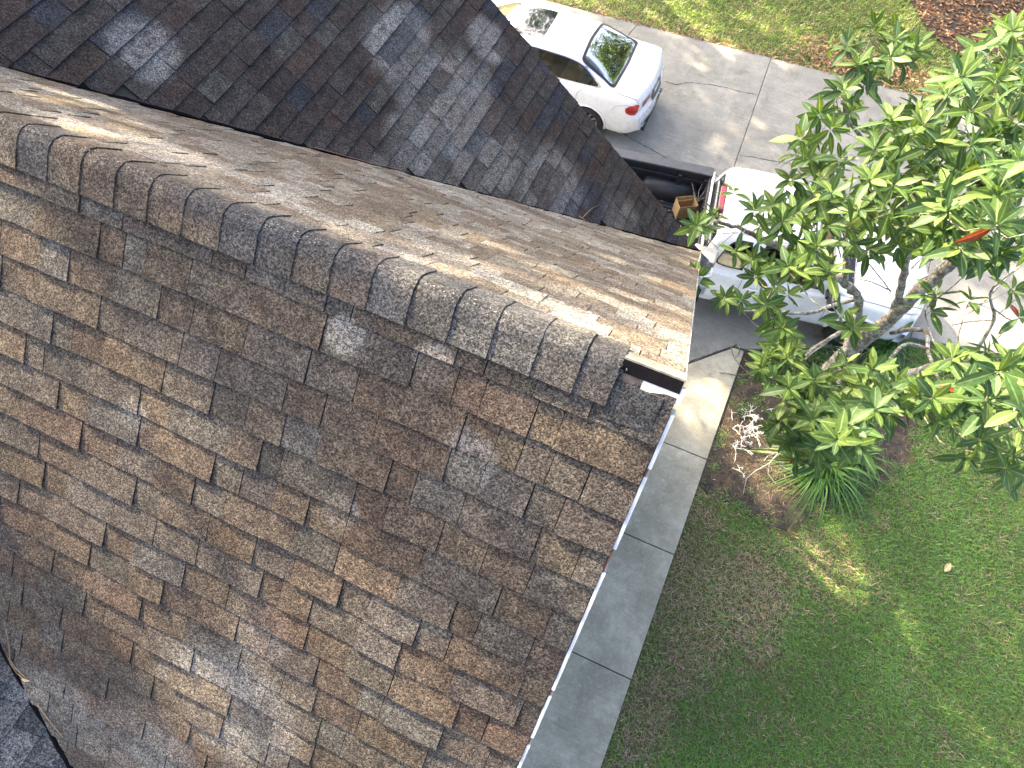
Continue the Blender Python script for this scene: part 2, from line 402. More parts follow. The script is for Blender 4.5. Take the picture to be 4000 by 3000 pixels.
for i in range(-14, 16):
    xr_ = CAP_X0 + CAP_S * i
    m = MB(); c = random.choice([(.092, .078, .062), (.080, .077, .072), (.10, .085, .066), (.082, .082, .080), (.066, .064, .062), (.094, .074, .058)])
    j = random.uniform(.68, .90); c = tuple(x * j for x in c)
    vs, fs = cap_mesh(xr_ - .30, xr_ + random.uniform(-.004, .004), 0, .013, .0225); m.add(vs, fs, c)
    m.build('ridge_cap', M_SH, house, smooth=False)
# weathered crest granule loss: pale scraped line along the crest
m = MB()
for k in range(420):
    x = random.uniform(-3.6, -.45); dens = .5 + .5 * math.sin(x * 9) + (.8 if x < -1.9 else 0)
    if random.random() > dens: continue
    y = random.gauss(0, .012); s_ = random.uniform(.0006, .0017)
    z = H + .0115 - y * y / .075 + .0005
    ph = (x - CAP_X0) / CAP_S; ph -= math.floor(ph); z += .0063 * (ph - 1) * .55 + .0005 + wob(x, y) * .5
    m.add([(x - s_ * 2, y - s_, z), (x + s_, y - s_ * .7, z + .0012), (x + s_ * 2.2, y + s_ * .4, z), (x - s_ * .6, y + s_, z + .001)], [(0, 1, 2, 3)], (.34, .34, .33))
tag(m.build('bare_granule_line', mat_tone('bare_granules', .9), house), kind='stuff')
# broken ridge end: torn cap edge, gap with board, white metal, felt flap
m = MB(); vs, fs = cap_mesh(-.33, -.058, 0, .010, .019, .155); m.add(vs, fs, (.060, .056, .054, .2)); m.build('ridge_cap', M_SH, house)
m = MB()
for k in range(16):      # crumbled edge of the last cap
    y = -.012 - k * .0068; z = H - abs(y) * MP + .006
    x = -.052 + .010 * math.sin(k * 1.7) + random.uniform(-.006, .006)
    s_ = random.uniform(.006, .012)
    m.add([(x - s_, y - s_, z - .008), (x + s_, y - s_ * .6, z - .012), (x + s_ * .8, y + s_, z - .002), (x - s_, y + s_ * .7, z + .006), (x, y, z + .014)], [(0, 1, 4), (1, 2, 4), (2, 3, 4), (3, 0, 4)], (.24, .23, .21))
m.build('crumbled_cap_edge', M_SH, house)
sf = lambda x, v, h: Vector((x, -v * CS, H - v * CS * MP)) + Vector((0, -MP, 1)).normalized() * h
def slab_on(S, x0, x1, v0, v1, h0, h1, name, mt, c=None):
    m = MB(); P = lambda x, v, h: S(x, v, h)
    m.add([P(x0, v0, h0), P(x1, v0, h0), P(x1, v1, h0), P(x0, v1, h0), P(x0, v0, h1), P(x1, v0, h1), P(x1, v1, h1), P(x0, v1, h1)],
          [(3, 2, 1, 0), (4, 5, 6, 7), (0, 1, 5, 4), (1, 2, 6, 5), (2, 3, 7, 6), (3, 0, 4, 7)], c)
    return m.build(name, mt, house)
slab_on(sf, -.07, .022, .012, .060, -.02, .004, 'exposed_board', M_BOARD)
slab_on(sf, .022, XR + .014, .010, .062, -.02, .006, 'white_flashing', M_WHITE)
slab_on(sf, -.06, .10, .060, .190, -.004, .0155, 'starter_shingle', M_SH, (.045, .047, .047, .1))
sb = lambda x, v, h: Vector((x, v * CS, H - v * CS * MP)) + Vector((0, MP, 1)).normalized() * h
slab_on(sb, -.058, XR + .004, -.004, .085, .012, .018, 'felt_flap', M_FELT)
slab_on(sb, -.055, XR, -.008, .02, -.03, .011, 'gap_shade_strip', M_DARK)  # solid black strip painting the shade inside the open ridge slot
# rake trim
brk = [0.10, .30, .33, .62, .72, 1.02, 1.27, 1.30, 1.52, 1.56, 2.1, 2.4, 3.2, 4.2, 6.0]
for k in range(len(brk) - 1):
    rusty = (brk[k + 1] - brk[k]) < .11
    slab_on(sf, XR + .001, XR + (.007 if rusty else .0135), brk[k] + .001, brk[k + 1] - .001, -.06, .001 if rusty else .006, 'drip_edge', M_RUST if rusty else M_WHITE)
slab_on(sb, XR + .001, XR + .006, .08, 6.05, -.06, .002, 'drip_edge', simple('aged_drip_edge', (.42, .42, .42), .7, .3, 60))
# fascia boards, walls
slab_on(sf, XR - .025, XR, .1, 6.05, -.24, -.062, 'rake_board', M_WHITE)
slab_on(sb, XR - .025, XR, .1, 6.05, -.24, -.062, 'rake_board', M_WHITE)
m = MB(); gx = XR - .28
m.add([(gx, -4.1, 0), (gx, 4.05, 0), (gx, 4.05, H - MP * 4.05 - .1), (gx, 0, H - .12), (gx, -4.1, H - MP * 4.1 - .1)], [(0, 1, 2, 3, 4)])
m.build('gable_wall', M_SIDING, house)
m = MB(); wy = Y1 - .26
m.add([(gx, wy, 0), (LX, wy, 0), (LX, wy, ZK + M2 * (XR - LX) - .3), (gx, wy, ZK + .1)], [(0, 1, 2, 3)]); m.build('back_wall', M_SIDING, house)
m = MB(); m.box((LX - .01, -4.1, 0), (LX + .1, wy - .01, ZK)); m.build('end_wall', M_SIDING, house)
m = MB(); m.box((LX, -4.12, 0), (gx - .01, -4.0, H - MP * 4.05)); m.build('front_wall', M_SIDING, house)
cy_ = Y1
slab_c = MB()   # cross rake trim along the edge of the dark slope
def cr(t, y, h): return Vector((XR - t, y, ZK + M2 * t)) + Vector((M2, 0, 1)).normalized() * h
slab_c.add([cr(0, cy_ - .03, -.16), cr(6, cy_ - .03, -.16), cr(6, cy_ - .013, -.16), cr(0, cy_ - .013, -.16), cr(0, cy_ - .03, -.07), cr(6, cy_ - .03, -.07), cr(6, cy_ - .013, -.07), cr(0, cy_ - .013, -.07)],
           [(3, 2, 1, 0), (4, 5, 6, 7), (0, 1, 5, 4), (1, 2, 6, 5), (2, 3, 7, 6), (3, 0, 4, 7)])
slab_c.build('rake_board', M_WHITE, house)
# boxed eave corner with its gutter, small shingled return and downspout
M_GUT = simple('grey_gutter', (.22, .225, .22), .5, .1, 20)
m = MB(); m.box((XR - .10, Y1 + .03, ZK - .26), (XR + .21, Y1 + .26, ZK - .15)); m.build('gutter', M_GUT, house, bevel=.03)
m = MB(); m.add([(XR - .02, Y1 - .28, ZK + .02), (XR + .10, Y1 - .26, ZK - .13), (XR + .17, Y1 - .03, ZK - .15), (XR + .12, Y1 + .05, ZK - .135), (XR - .02, Y1 + .04, ZK - .03),
                (XR - .02, Y1 - .28, ZK - .2), (XR + .10, Y1 - .26, ZK - .2), (XR + .17, Y1 - .03, ZK - .2), (XR + .12, Y1 + .05, ZK - .2), (XR - .02, Y1 + .04, ZK - .2)],
               [(0, 1, 2, 3, 4), (1, 0, 5, 6), (2, 1, 6, 7), (3, 2, 7, 8), (4, 3, 8, 9)], (.075, .085, .092)); m.build('eave_return', M_SH, house)
m = MB(); m.box((XR + .04, Y1 - .30, ZK - .36), (XR + .22, Y1 + .02, ZK - .21)); m.build('soffit_box', M_WHITE, house, bevel=.01)
m = MB(); m.box((XR + .03, Y1 - .48, ZK - .42), (XR + .17, Y1 - .31, ZK - .25)); m.build('eave_gap_shade', M_DARK, house)  # black box standing in for the shaded gap at the eave corner
m = MB(); A_ = Vector((XR + .012, 2.45, H - MP * 2.45 - .02)); B_ = Vector((XR + .20, Y1 - .10, ZK - .22))
e1 = Vector((.022, 0, 0)); e2 = Vector((0, 0, -.13))
m.add([A_, A_ + e1, A_ + e1 + e2, A_ + e2, B_, B_ + e1, B_ + e1 + e2, B_ + e2], [(3, 2, 1, 0), (4, 5, 6, 7), (0, 1, 5, 4), (1, 2, 6, 5), (2, 3, 7, 6), (3, 0, 4, 7)])
m.build('return_fascia', M_WHITE, house)
m = MB(); m.tube([(XR + .05, Y1 + .2, ZK - .2), (XR - .1, Y1 - .15, ZK - .6), (XR - .1, Y1 - .2, .05)], .04, 8); m.build('downspout', M_WHITE, house)
# dark debris line packed into the valleys
def vback(t): return Vector((XR - t, Y1 - t * M2 / MP, ZK + M2 * t))
m = MB()
pts = [vback(.02 + k * .07) + Vector((random.uniform(-.008, .008), random.uniform(-.006, .006), .012)) for k in range(70)]
m.tube(pts, [random.uniform(.007, .014) for _ in pts], 5)
m.build('valley_debris', M_DARK, house)
m = MB(); dv = Vector((1, -.80 / MP, -.80)).normalized()
pts = [FV + dv * (k * .07 - 1.2) + Vector((random.uniform(-.008, .008), random.uniform(-.006, .006), .012)) for k in range(40)]
m.tube(pts, [random.uniform(.007, .016) for _ in pts], 5); m.build('valley_debris', M_DARK, house)

# ------------------------------------------------------------------ ground, driveway, sidewalk
M_GROUND = mat_ground(); M_SOIL = mat_soil()
M_DRIVE = mat_concrete('driveway_concrete', (.29, .29, .265), (.21, .212, .193), .5, 1.0)
M_WALK = mat_concrete('sidewalk_concrete', (.50, .475, .37), (.29, .275, .205), .35, 1.6)
M_CRACK = simple('crack_dirt', (.035, .033, .03), .95, .4, 40)
def flat(poly, z0, z1, name, mat, parent=None, bevel=0):
    m = MB(); k = len(poly)
    m.add([(x, y, z1) for x, y in poly] + [(x, y, z0) for x, y in poly],
          [tuple(range(k)), tuple(reversed(range(k, 2 * k)))] + [(i, i + k, (i + 1) % k + k, (i + 1) % k) for i in range(k)])
    o = m.build(name, mat, parent); me = o.data
    bm = bmesh.new(); bm.from_mesh(me); bmesh.ops.recalc_face_normals(bm, faces=bm.faces[:]); bm.to_mesh(me); bm.free()
    if bevel:
        b = o.modifiers.new('bevel', 'BEVEL'); b.width = bevel; b.segments = 2
    return o
m = MB(); m.add([(-150, -150, -.06), (150, -150, -.06), (150, 150, -.06), (-150, 150, -.06)], [(0, 1, 2, 3)])
tag(m.build('ground', M_GROUND), kind='structure')
drive = tag(empty('driveway', (0, 9, 0)), kind='structure')
def farY(x): return 13.05 + .055 * x
nearpts = [(1.48, 5.62), (2.6, 6.15), (3.84, 6.92), (5.25, 7.28), (9.5, 8.2)]
jx = lambda y: .09 + (13.14 - y) * .033
g = .006
# slabs: left of the long joint, right of it
flat([(-12, 4.1), (-.02, 4.335), (jx(4.7) - g, 4.68), (jx(13.1) - g, farY(.08)), (-2.94 + g, farY(-2.94)), (-3.0 + g, 12.5), (-3.15, 9.5), (-12, 9.4)], -.1, 0, 'slab', M_DRIVE, drive, .008)
flat([(-3.15, 9.515), (-3.0 - g, 12.5), (-2.94 - g, farY(-2.94)), (-12, farY(-12)), (-12, 9.415)], -.1, 0, 'slab', M_DRIVE, drive, .008)
flat([(jx(4.7) + g, 4.70), (.70, 4.97), (1.30, 5.60)] + nearpts[:3] + [(4.0, 7.02), (4.3, 13.28), (jx(13.1) + g, farY(.1))], -.1, 0, 'slab', M_DRIVE, drive, .008)
flat([(4.012, 7.03)] + nearpts[3:] + [(9.5, 13.57), (4.312, 13.285)], -.1, 0, 'slab', M_DRIVE, drive, .008)
def crack(pts, wd, parent, name='crack', z=.003):
    P = []
    for a, b in zip(pts[:-1], pts[1:]):
        n = max(2, int((Vector(b) - Vector(a)).length / .05))
        for k in range(n): P.append(Vector(a).lerp(Vector(b), k / n))
    P.append(Vector(pts[-1])); m = MB(); vs = []; off = 0
    for i, p in enumerate(P):
        t = (P[min(i + 1, len(P) - 1)] - P[max(i - 1, 0)]).normalized(); nn = Vector((-t.y, t.x))
        off = off * .85 + random.uniform(-.008, .008); w_ = wd * random.uniform(.35, 1.2); q = p + nn * off
        vs += [(q.x + nn.x * w_, q.y + nn.y * w_, z), (q.x - nn.x * w_, q.y - nn.y * w_, z)]
    m.add(vs, [(2 * i, 2 * i + 1, 2 * i + 3, 2 * i + 2) for i in range(len(P) - 1)])
    return m.build(name, M_CRACK, parent)
crack([(-1.8, 11.33), (-1.55, 11.34), (-1.35, 11.5), (-.96, 11.62), (-.4, 11.72), (.12, 11.77)], .010, drive)
crack([(-2.2, 9.55), (-1.86, 9.42), (-1.4, 9.33), (-.98, 9.21), (-.5, 9.25), (-.1, 9.22), (.2, 9.1)], .011, drive)
crack([(.22, 9.93), (.7, 10.02), (1.06, 10.11), (1.8, 10.1)], .010, drive)
crack([(.02, 4.38), (.69, 4.98), (1.0, 5.28), (1.35, 5.66)], .016, drive)
crack([(2.4, 9.0), (2.9, 9.3), (3.6, 9.1)], .010, drive)
walk = tag(empty('sidewalk', (.7, 2, 0)), kind='structure')
jy = [at(2700, 1770).y, at(2545, 2128).y, at(2360, 2605).y]
ed = lambda y: 1.405 + (y + .8) * .012
ys = [4.9, jy[0], jy[1], jy[2], jy[2] - 1.75, jy[2] - 3.5]
flat([(-.13, 4.05), (-.02, 4.32), (.70, 4.95), (1.30, 5.57), (ed(5.5), 5.57), (ed(ys[1]), ys[1] + g), (-.13, ys[1] + g)], -.1, 0, 'slab', M_WALK, walk, .012)
for a, b in zip(ys[1:-1], ys[2:]):
    flat([(-.13, a - g), (ed(a), a - g), (ed(b), b + g), (-.13, b + g)], -.1, random.uniform(-.002, .002), 'slab', M_WALK, walk, .012)
bed_poly = [(1.49, 5.6), (1.46, 4.2), (1.45, 3.05), (1.75, 2.88), (2.06, 2.92), (2.5, 2.80), (2.86, 2.9), (3.22, 3.3), (3.75, 3.9), (4.25, 4.5), (4.4, 5.3), (4.2, 6.2), (3.9, 6.85), (3.2, 6.45), (2.6, 6.12), (1.9, 5.8)]
tag(flat(bed_poly, -.09, -.042, 'planting_bed', M_SOIL), kind='structure')
mul_poly = [(2.45, 22), (2.40, 17.5), (2.59, 16.5), (3.0, 15.75), (3.27, 15.4), (3.7, 15.1), (4.16, 14.85), (5.26, 14.56), (7, 14.4), (12, 14.3), (12, 22)]
tag(flat(mul_poly, -.09, -.03, 'mulch_bed', M_SOIL), kind='structure')

def inpoly(X, Y, poly):
    r = np.zeros(len(X), bool); n = len(poly); j = n - 1
    for i in range(n):
        xi, yi = poly[i]; xj, yj = poly[j]
        c = ((yi > Y) != (yj > Y)) & (X < (xj - xi) * (Y - yi) / (yj - yi + 1e-12) + xi); r ^= c; j = i
    return r
def vnoise(X, Y, s, seed):
    r = np.random.default_rng(seed); G = r.random((128, 128)); x = X * s + 300; y = Y * s + 300
    i = np.floor(x).astype(int); j = np.floor(y).astype(int); fx = x - i; fy = y - j; fx = fx * fx * (3 - 2 * fx); fy = fy * fy * (3 - 2 * fy)
    a = G[i % 128, j % 128]; b = G[(i + 1) % 128, j % 128]; c = G[i % 128, (j + 1) % 128]; d = G[(i + 1) % 128, (j + 1) % 128]
    return (a * (1 - fx) + b * fx) * (1 - fy) + (c * (1 - fx) + d * fx) * fy
def blades(name, X, Y, z, length, width, colr, lean=(.25, .9)):
    n = len(X); a = rng.uniform(0, 6.283, n); L = length * rng.uniform(.55, 1.3, n); W = width * rng.uniform(.7, 1.2, n)
    le = rng.uniform(*lean, n); dx, dy = np.cos(a), np.sin(a); px, py = -dy, dx
    el = (1 - le) * 1.35 + .12; h1 = np.sin(el); r1 = np.cos(el); el2 = el - rng.uniform(.2, .9, n); h2 = np.sin(el2); r2 = np.cos(el2)
    V = np.zeros((n, 5, 3))
    bx = X; by = Y
    V[:, 0] = np.stack([bx - px * W / 2, by - py * W / 2, np.full(n, z)], 1); V[:, 1] = np.stack([bx + px * W / 2, by + py * W / 2, np.full(n, z)], 1)
    mx = bx + dx * r1 * L * .55; my = by + dy * r1 * L * .55; mz = z + h1 * L * .55
    V[:, 2] = np.stack([mx + px * W * .5, my + py * W * .5, mz], 1); V[:, 3] = np.stack([mx - px * W * .5, my - py * W * .5, mz], 1)
    V[:, 4] = np.stack([mx + dx * r2 * L * .45, my + dy * r2 * L * .45, np.maximum(mz + h2 * L * .45, z + .002)], 1)
    base = (np.arange(n) * 5)[:, None]
    loops = np.concatenate([base + np.array([0, 1, 2, 3]), base + np.array([3, 2, 4])], 1).ravel()
    sizes = np.tile([4, 3], n); C = np.repeat(colr[:, None, :], 5, 1).reshape(-1, 3)
    return np_mesh(name, V.reshape(-1, 3), loops, sizes, C)
M_GRASS = mat_tone('grass_blade', .55, .2, 40, .35, .3)
def palette(n, cols, wts):
    k = rng.choice(len(cols), n, p=np.array(wts) / sum(wts)); c = np.array(cols)[k]; return c * rng.uniform(.75, 1.3, (n, 1))
GREEN = [(.115, .235, .040), (.150, .295, .050), (.090, .195, .055), (.16, .27, .11), (.20, .29, .06)]
BROWN = [(.37, .30, .20), (.29, .225, .15), (.48, .40, .28), (.21, .165, .11), (.25, .25, .10)]
# near lawn
n = 200000; X = rng.uniform(1.35, 8.0, n); Y = rng.uniform(-3.0, 7.6, n)
jX = X + (vnoise(X, Y, 5, 31) - .5) * .5; jY = Y + (vnoise(X, Y, 5, 32) - .5) * .5
ok = (X > 1.42 + (Y + .8) * .012 + .01) & ~(inpoly(jX, jY, bed_poly) & ((rng.random(n) < .93) | (Y > 3.6))) & (Y < np.interp(X, [1.4, 2.6, 3.84, 5.25, 9.5], [5.6, 6.1, 6.86, 7.22, 8.1]))
X, Y = X[ok], Y[ok]; n = len(X)
bm_ = np.zeros(n)
for (cx, cy, rx, ry, s_) in ((2.5, 1.75, .75, .75, 1.0), (1.95, .9, .55, .9, .95), (1.75, -.3, .35, .8, .9), (1.65, 2.55, .3, .45, .7), (3.3, 2.5, .5, .5, .55), (1.55, 1.6, .25, 1.2, .85), (3.0, 1.2, .5, .4, .5)):
    bm_ = np.maximum(bm_, s_ * np.exp(-((X - cx) / rx) ** 2 - ((Y - cy) / ry) ** 2))
bp = np.clip(bm_ * 1.25 + (vnoise(X, Y, 2.2, 3) - .5) * .55 + (vnoise(X, Y, 7, 4) - .5) * .5 + .04, .05, .88)
isb = rng.random(n) < bp
C = palette(n, GREEN, [4, 3, 3, 2, 1.5]); C[isb] = palette(isb.sum(), BROWN, [3, 3, 1.5, 2, 2])
C *= (.8 + .4 * vnoise(X, Y, 1.3, 9))[:, None]
keep = ~(isb & (rng.random(n) < .25)); X, Y, C = X[keep], Y[keep], C[keep]
lawn = link('lawn_grass', blades('lawn_grass', X, Y, -.058, .085, .0085, C), M_GRASS); tag(lawn, 'patchy green and straw brown lawn beside the sidewalk', 'grass', kind='stuff')
# far lawn
n = 90000; X = rng.uniform(-9, 7.5, n); Y = rng.uniform(12.9, 20, n)
ok = (Y > 13.07 + .055 * X + .03 * np.sin(X * 9)) & ~inpoly(X, Y, mul_poly) & (X > -6 + (Y - 13))
X, Y = X[ok], Y[ok]; n = len(X)
edge = np.exp(-(Y - (13.05 + .055 * X)) / .25) * .45 + .9 * np.exp(-((X - 1.35) / .5) ** 2 - ((Y - 13.8) / .4) ** 2) + .5 * np.exp(-((X - 2.6) / .9) ** 2 - ((Y - 14.0) / .5) ** 2)
isb = rng.random(n) < np.clip(edge + .12 + (vnoise(X, Y, 2.5, 5) - .5) * .3, .03, .9)
C = palette(n, [(.16, .26, .045), (.20, .32, .055), (.12, .21, .04), (.27, .34, .07)], [4, 3, 3, 1.5]); C[isb] = palette(isb.sum(), BROWN, [3, 3, 2, 2, 2])
tag(link('lawn_grass', blades('lawn_grass', X, Y, -.058, .11, .0125, C), M_GRASS), 'sun dappled green lawn beyond the driveway', 'grass', kind='stuff')
# fallen leaves and pine straw
M_LITTER = mat_tone('dry_leaf', .8, .25, 35, .2)
def litter(name, X, Y, z, L, W, C, label, cat, curl=.4):
    n = len(X); a = rng.uniform(0, 6.283, n); t = rng.uniform(-curl, curl, n); l = L * rng.uniform(.6, 1.3, n); w_ = W * rng.uniform(.6, 1.3, n)
    dx, dy = np.cos(a), np.sin(a); V = np.zeros((n, 6, 3)); zz = z + rng.uniform(.004, .03, n)
    for k, (u, v, h) in enumerate(((-.5, 0, 0), (-.1, -.5, .25), (.28, -.38, .2), (.5, 0, .05), (.28, .38, .2), (-.1, .5, .25))):
        V[:, k, 0] = X + dx * u * l - dy * v * w_; V[:, k, 1] = Y + dy * u * l + dx * v * w_; V[:, k, 2] = zz + u * l * np.tan(t) * .6 + h * w_ * rng.uniform(.0, 1, n)
    base = (np.arange(n) * 6)[:, None]; loops = np.concatenate([base + np.array([0, 1, 2, 3]), base + np.array([0, 3, 4, 5])], 1).ravel()
    o = link(name, np_mesh(name, V.reshape(-1, 3), loops, np.tile([4, 4], n), np.repeat(C[:, None], 6, 1).reshape(-1, 3)), M_LITTER)
    return tag(o, label, cat, kind='stuff')
LB = [(.16, .085, .045), (.22, .13, .07), (.10, .055, .035), (.30, .20, .11), (.07, .045, .03)]
n = 9000; X = rng.uniform(2.3, 9, n); Y = rng.uniform(14.2, 19.5, n); ok = inpoly(X, Y, mul_poly); X, Y = X[ok], Y[ok]
litter('leaf_litter', X, Y, -.03, .12, .045, palette(len(X), LB, [3, 3, 3, 1.5, 2]), 'brown fallen leaves covering the mulch bed at the top right', 'leaf litter')
n = 700; X = rng.normal(1.4, .5, n); Y = rng.normal(13.75, .28, n); X2 = rng.uniform(-4, 5.5, 420); Y2 = 13.05 + .055 * X2 + rng.exponential(.10, 420) - .02
X = np.concatenate([X, X2, rng.normal(2.8, .8, 500)]); Y = np.concatenate([Y, Y2, rng.normal(13.75, .25, 500)]); ok = Y > 13.0 + .055 * X; X, Y = X[ok], Y[ok]
litter('leaf_litter', X, Y, -.01, .09, .035, palette(len(X), LB, [3, 3, 1, 3, 1]), 'strip of dry leaves along the far driveway edge', 'leaf litter')
# pine straw in the planting bed
n = 5500; X = rng.uniform(1.4, 4.4, n); Y = rng.uniform(2.7, 6.9, n)
dens = np.exp(-((X - 2.15) / .7) ** 2 - ((Y - 4.0) / .75) ** 2) + .30 + .6 * (vnoise(X, Y, 3, 11) > .6)
ok = inpoly(X, Y, bed_poly) & (rng.random(n) < dens); X, Y = X[ok], Y[ok]
tag(link('pine_straw', blades('pine_straw', X, Y, -.038, .11, .006, palette(len(X), [(.22, .15, .09), (.16, .105, .065), (.10, .075, .05), (.32, .25, .16)], [3, 3, 2, 1]), (.9, 1.0)), M_LITTER),
    'rusty pine straw scattered over the planting bed', 'pine straw', kind='stuff')

# ------------------------------------------------------------------ vehicles
def curve(pts):
    xs = np.array([p[0] for p in pts], float); ys = np.array([p[1] for p in pts], float)
    h = np.diff(xs); dl = np.diff(ys) / h; mm = np.zeros(len(xs)); mm[0] = dl[0]; mm[-1] = dl[-1]
    for i in range(1, len(xs) - 1):
        mm[i] = 0 if dl[i - 1] * dl[i] <= 0 else 2 / (1 / dl[i - 1] + 1 / dl[i])
    def f(x):
        x = min(max(x, xs[0]), xs[-1]); i = min(int(np.searchsorted(xs, x, 'right')) - 1, len(h) - 1); t = (x - xs[i]) / h[i]
        return ((2 * t ** 3 - 3 * t * t + 1) * ys[i] + (t ** 3 - 2 * t * t + t) * h[i] * mm[i] + (-2 * t ** 3 + 3 * t * t) * ys[i + 1] + (t ** 3 - t * t) * h[i] * mm[i + 1])
    return f
class Loft:
    NT_ = 7
    def __init__(s, cv, warp, length): s.cv = {k: curve(v) for k, v in cv.items()}; s.warp = warp; s.len = length; s.cut = []
    def ctl(s, x):
        c = {k: f(x) for k, f in s.cv.items()}
        return [(0, c['zf']), (c['wf'], c['zf']), (c['ws'], c['zs']), (c['wm'], c['zm']), (c['wb'], c['zb']), (c['wg'], c['zg']), (c['wr'], c['zr']), (0, c['zc'])]
    def S(s, x, r, off=0.0):
        t = 7 - abs(r); P = s.ctl(x); i = min(int(t), 6); u = t - i
        g = lambda k: (-P[1][0], P[1][1]) if k < 0 else ((-P[6][0], P[6][1]) if k > 7 else P[k])
        a, b, c, d = g(i - 1), g(i), g(i + 1), g(i + 2)
        cr_ = lambda q: .5 * (2 * b[q] + (c[q] - a[q]) * u + (2 * a[q] - 5 * b[q] + 4 * c[q] - d[q]) * u * u + (3 * b[q] - a[q] - 3 * c[q] + d[q]) * u ** 3)
        y = cr_(0) * (1 if r >= 0 else -1); z = cr_(1)
        p = Vector((s.warp(x, y, z), y, z))
        if off:
            e = 1e-3; A = s.S(min(x + e, s.len), r) - s.S(max(x - e, 0), r); B = s.S(x, min(r + e, 6.99)) - s.S(x, max(r - e, -6.99)); nn = A.cross(B).normalized()
            if nn.dot(p - Vector((p.x, 0, .75))) < 0: nn = -nn
            p = p + nn * off
        return p
    def r_of(s, x, z, side):
        lo, hi = 1.2, 6.9
        for _ in range(30):
            m_ = (lo + hi) / 2
            if s.S(x, 7 - m_).z < z: lo = m_
            else: hi = m_
        return side * (7 - lo)
    def body(s, xs):
        rs = []
        for k, n in ((0, 2), (1, 2), (2, 6), (3, 9), (4, 5), (5, 10), (6, 14)):
            rs += [7 - (k + j / n) for j in range(n)]
        rs = rs + [0.0] + [-r for r in reversed(rs) if r < 6.999]; R_ = len(rs)
        V = [s.S(x, r) for x in xs for r in rs]; F = []
        polys = [(np.array(p)) for p in s.cut]
        cx = np.array([(xs[i] + xs[i + 1]) / 2 for i in range(len(xs) - 1) for k in range(R_)]); rr = np.array([(rs[k] + rs[(k + 1) % R_]) / 2 if k < R_ - 1 else 7 for i in range(len(xs) - 1) for k in range(R_)])
        cutm = np.zeros(len(cx), bool)
        for p in polys: cutm |= inpoly(cx, rr, [tuple(q) for q in p])
        q = 0
        for i in range(len(xs) - 1):
            for k in range(R_):
                if not cutm[q]: F.append((i * R_ + k, (i + 1) * R_ + k, (i + 1) * R_ + (k + 1) % R_, i * R_ + (k + 1) % R_))
                q += 1
        m = MB(); m.add(V, F)
        for e, x in ((0, xs[0]), (1, xs[-1])):     # end faces
            rows = [r for r in rs if r > 0]; n = 14; vs = []
            for r in rows:
                p = s.S(x, r)
                for j in range(n + 1):
                    y = p.y * (1 - 2 * j / n); vs.append((s.warp(x, y, p.z), y, p.z))
            fs = [(a * (n + 1) + j, a * (n + 1) + j + 1, (a + 1) * (n + 1) + j + 1, (a + 1) * (n + 1) + j) for a in range(len(rows) - 1) for j in range(n)]
            m.add(vs, [tuple(reversed(f)) for f in fs] if e else fs)
        return m
    def smooth_poly(s, poly, it=2):
        P = [Vector(p) for p in poly]
        for _ in range(it):
            Q = []
            for i in range(len(P)):
                a, b = P[i], P[(i + 1) % len(P)]; Q += [a * .8 + b * .2, a * .2 + b * .8]
            P = Q
        return P
    def patch(s, poly, off, sc0=1.0, sc1=0.0, rings=7, it=2):
        P = s.smooth_poly(poly, it); D = []
        for i in range(len(P)):
            a, b = P[i], P[(i + 1) % len(P)]; n = max(1, int((b - a).length / .06))
            D += [a.lerp(b, k / n) for k in range(n)]
        c = sum(D, Vector((0, 0))) / len(D); m = MB(); vs = []; K = len(D)
        for j in range(rings + 1):
            sc = sc0 + (sc1 - sc0) * j / rings
            for p in D:
                q = c + (p - c) * sc; vs.append(s.S(q.x, q.y, off))
        m.add(vs, [(j * K + i, j * K + (i + 1) % K, (j + 1) * K + (i + 1) % K, (j + 1) * K + i) for j in range(rings) for i in range(K)])
        return m
    def ribbon(s, pts, w_, off):
        P = []
        for a, b in zip(pts[:-1], pts[1:]):
            n = max(2, int((Vector(b) - Vector(a)).length / .05)); P += [Vector(a).lerp(Vector(b), k / n) for k in range(n)]
        P.append(Vector(pts[-1])); W = [s.S(p.x, p.y, off) for p in P]; m = MB(); m.tube(W, w_, 5); return m
M_PAINT = mat_paint()
M_BLACK = simple('black_trim', (.012, .012, .014), .35, .2, 20)
M_RUBBER = simple('tyre_rubber', (.018, .018, .018), .8, .3, 60)
M_CHROME = simple('chrome', (.65, .65, .66), .15, .05, 10, metal=1)
M_RED = simple('red_lamp', (.42, .012, .015), .15, .25, 30, coat=1)
M_DRED = simple('dark_red_lamp', (.20, .008, .012), .15, .25, 30, coat=1)
M_AMBER = simple('amber_lamp', (.75, .25, .06), .2, .15, 30, coat=1)
M_CREAM = simple('cream_interior', (.42, .40, .33), .7, .12, 12)
M_TAN = simple('tan_leather', (.32, .17, .08), .6, .2, 14)
M_INT = simple('dark_interior', (.03, .03, .032), .8, .2, 10)
M_SEAM = simple('panel_gap', (.10, .10, .105), .6)
M_GLASS = mat_glass('tinted_glass', (.30, .40, .36), 1.0); M_GLASS2 = mat_glass('dark_tinted_glass', (.05, .055, .05), .45)
M_SUNROOF = simple('sunroof_glass', (.02, .025, .03), .04, .1, 3, coat=1, spec=1.0)
M_ALLOY = simple('alloy_wheel', (.45, .45, .46), .3, .1, 10, metal=1)
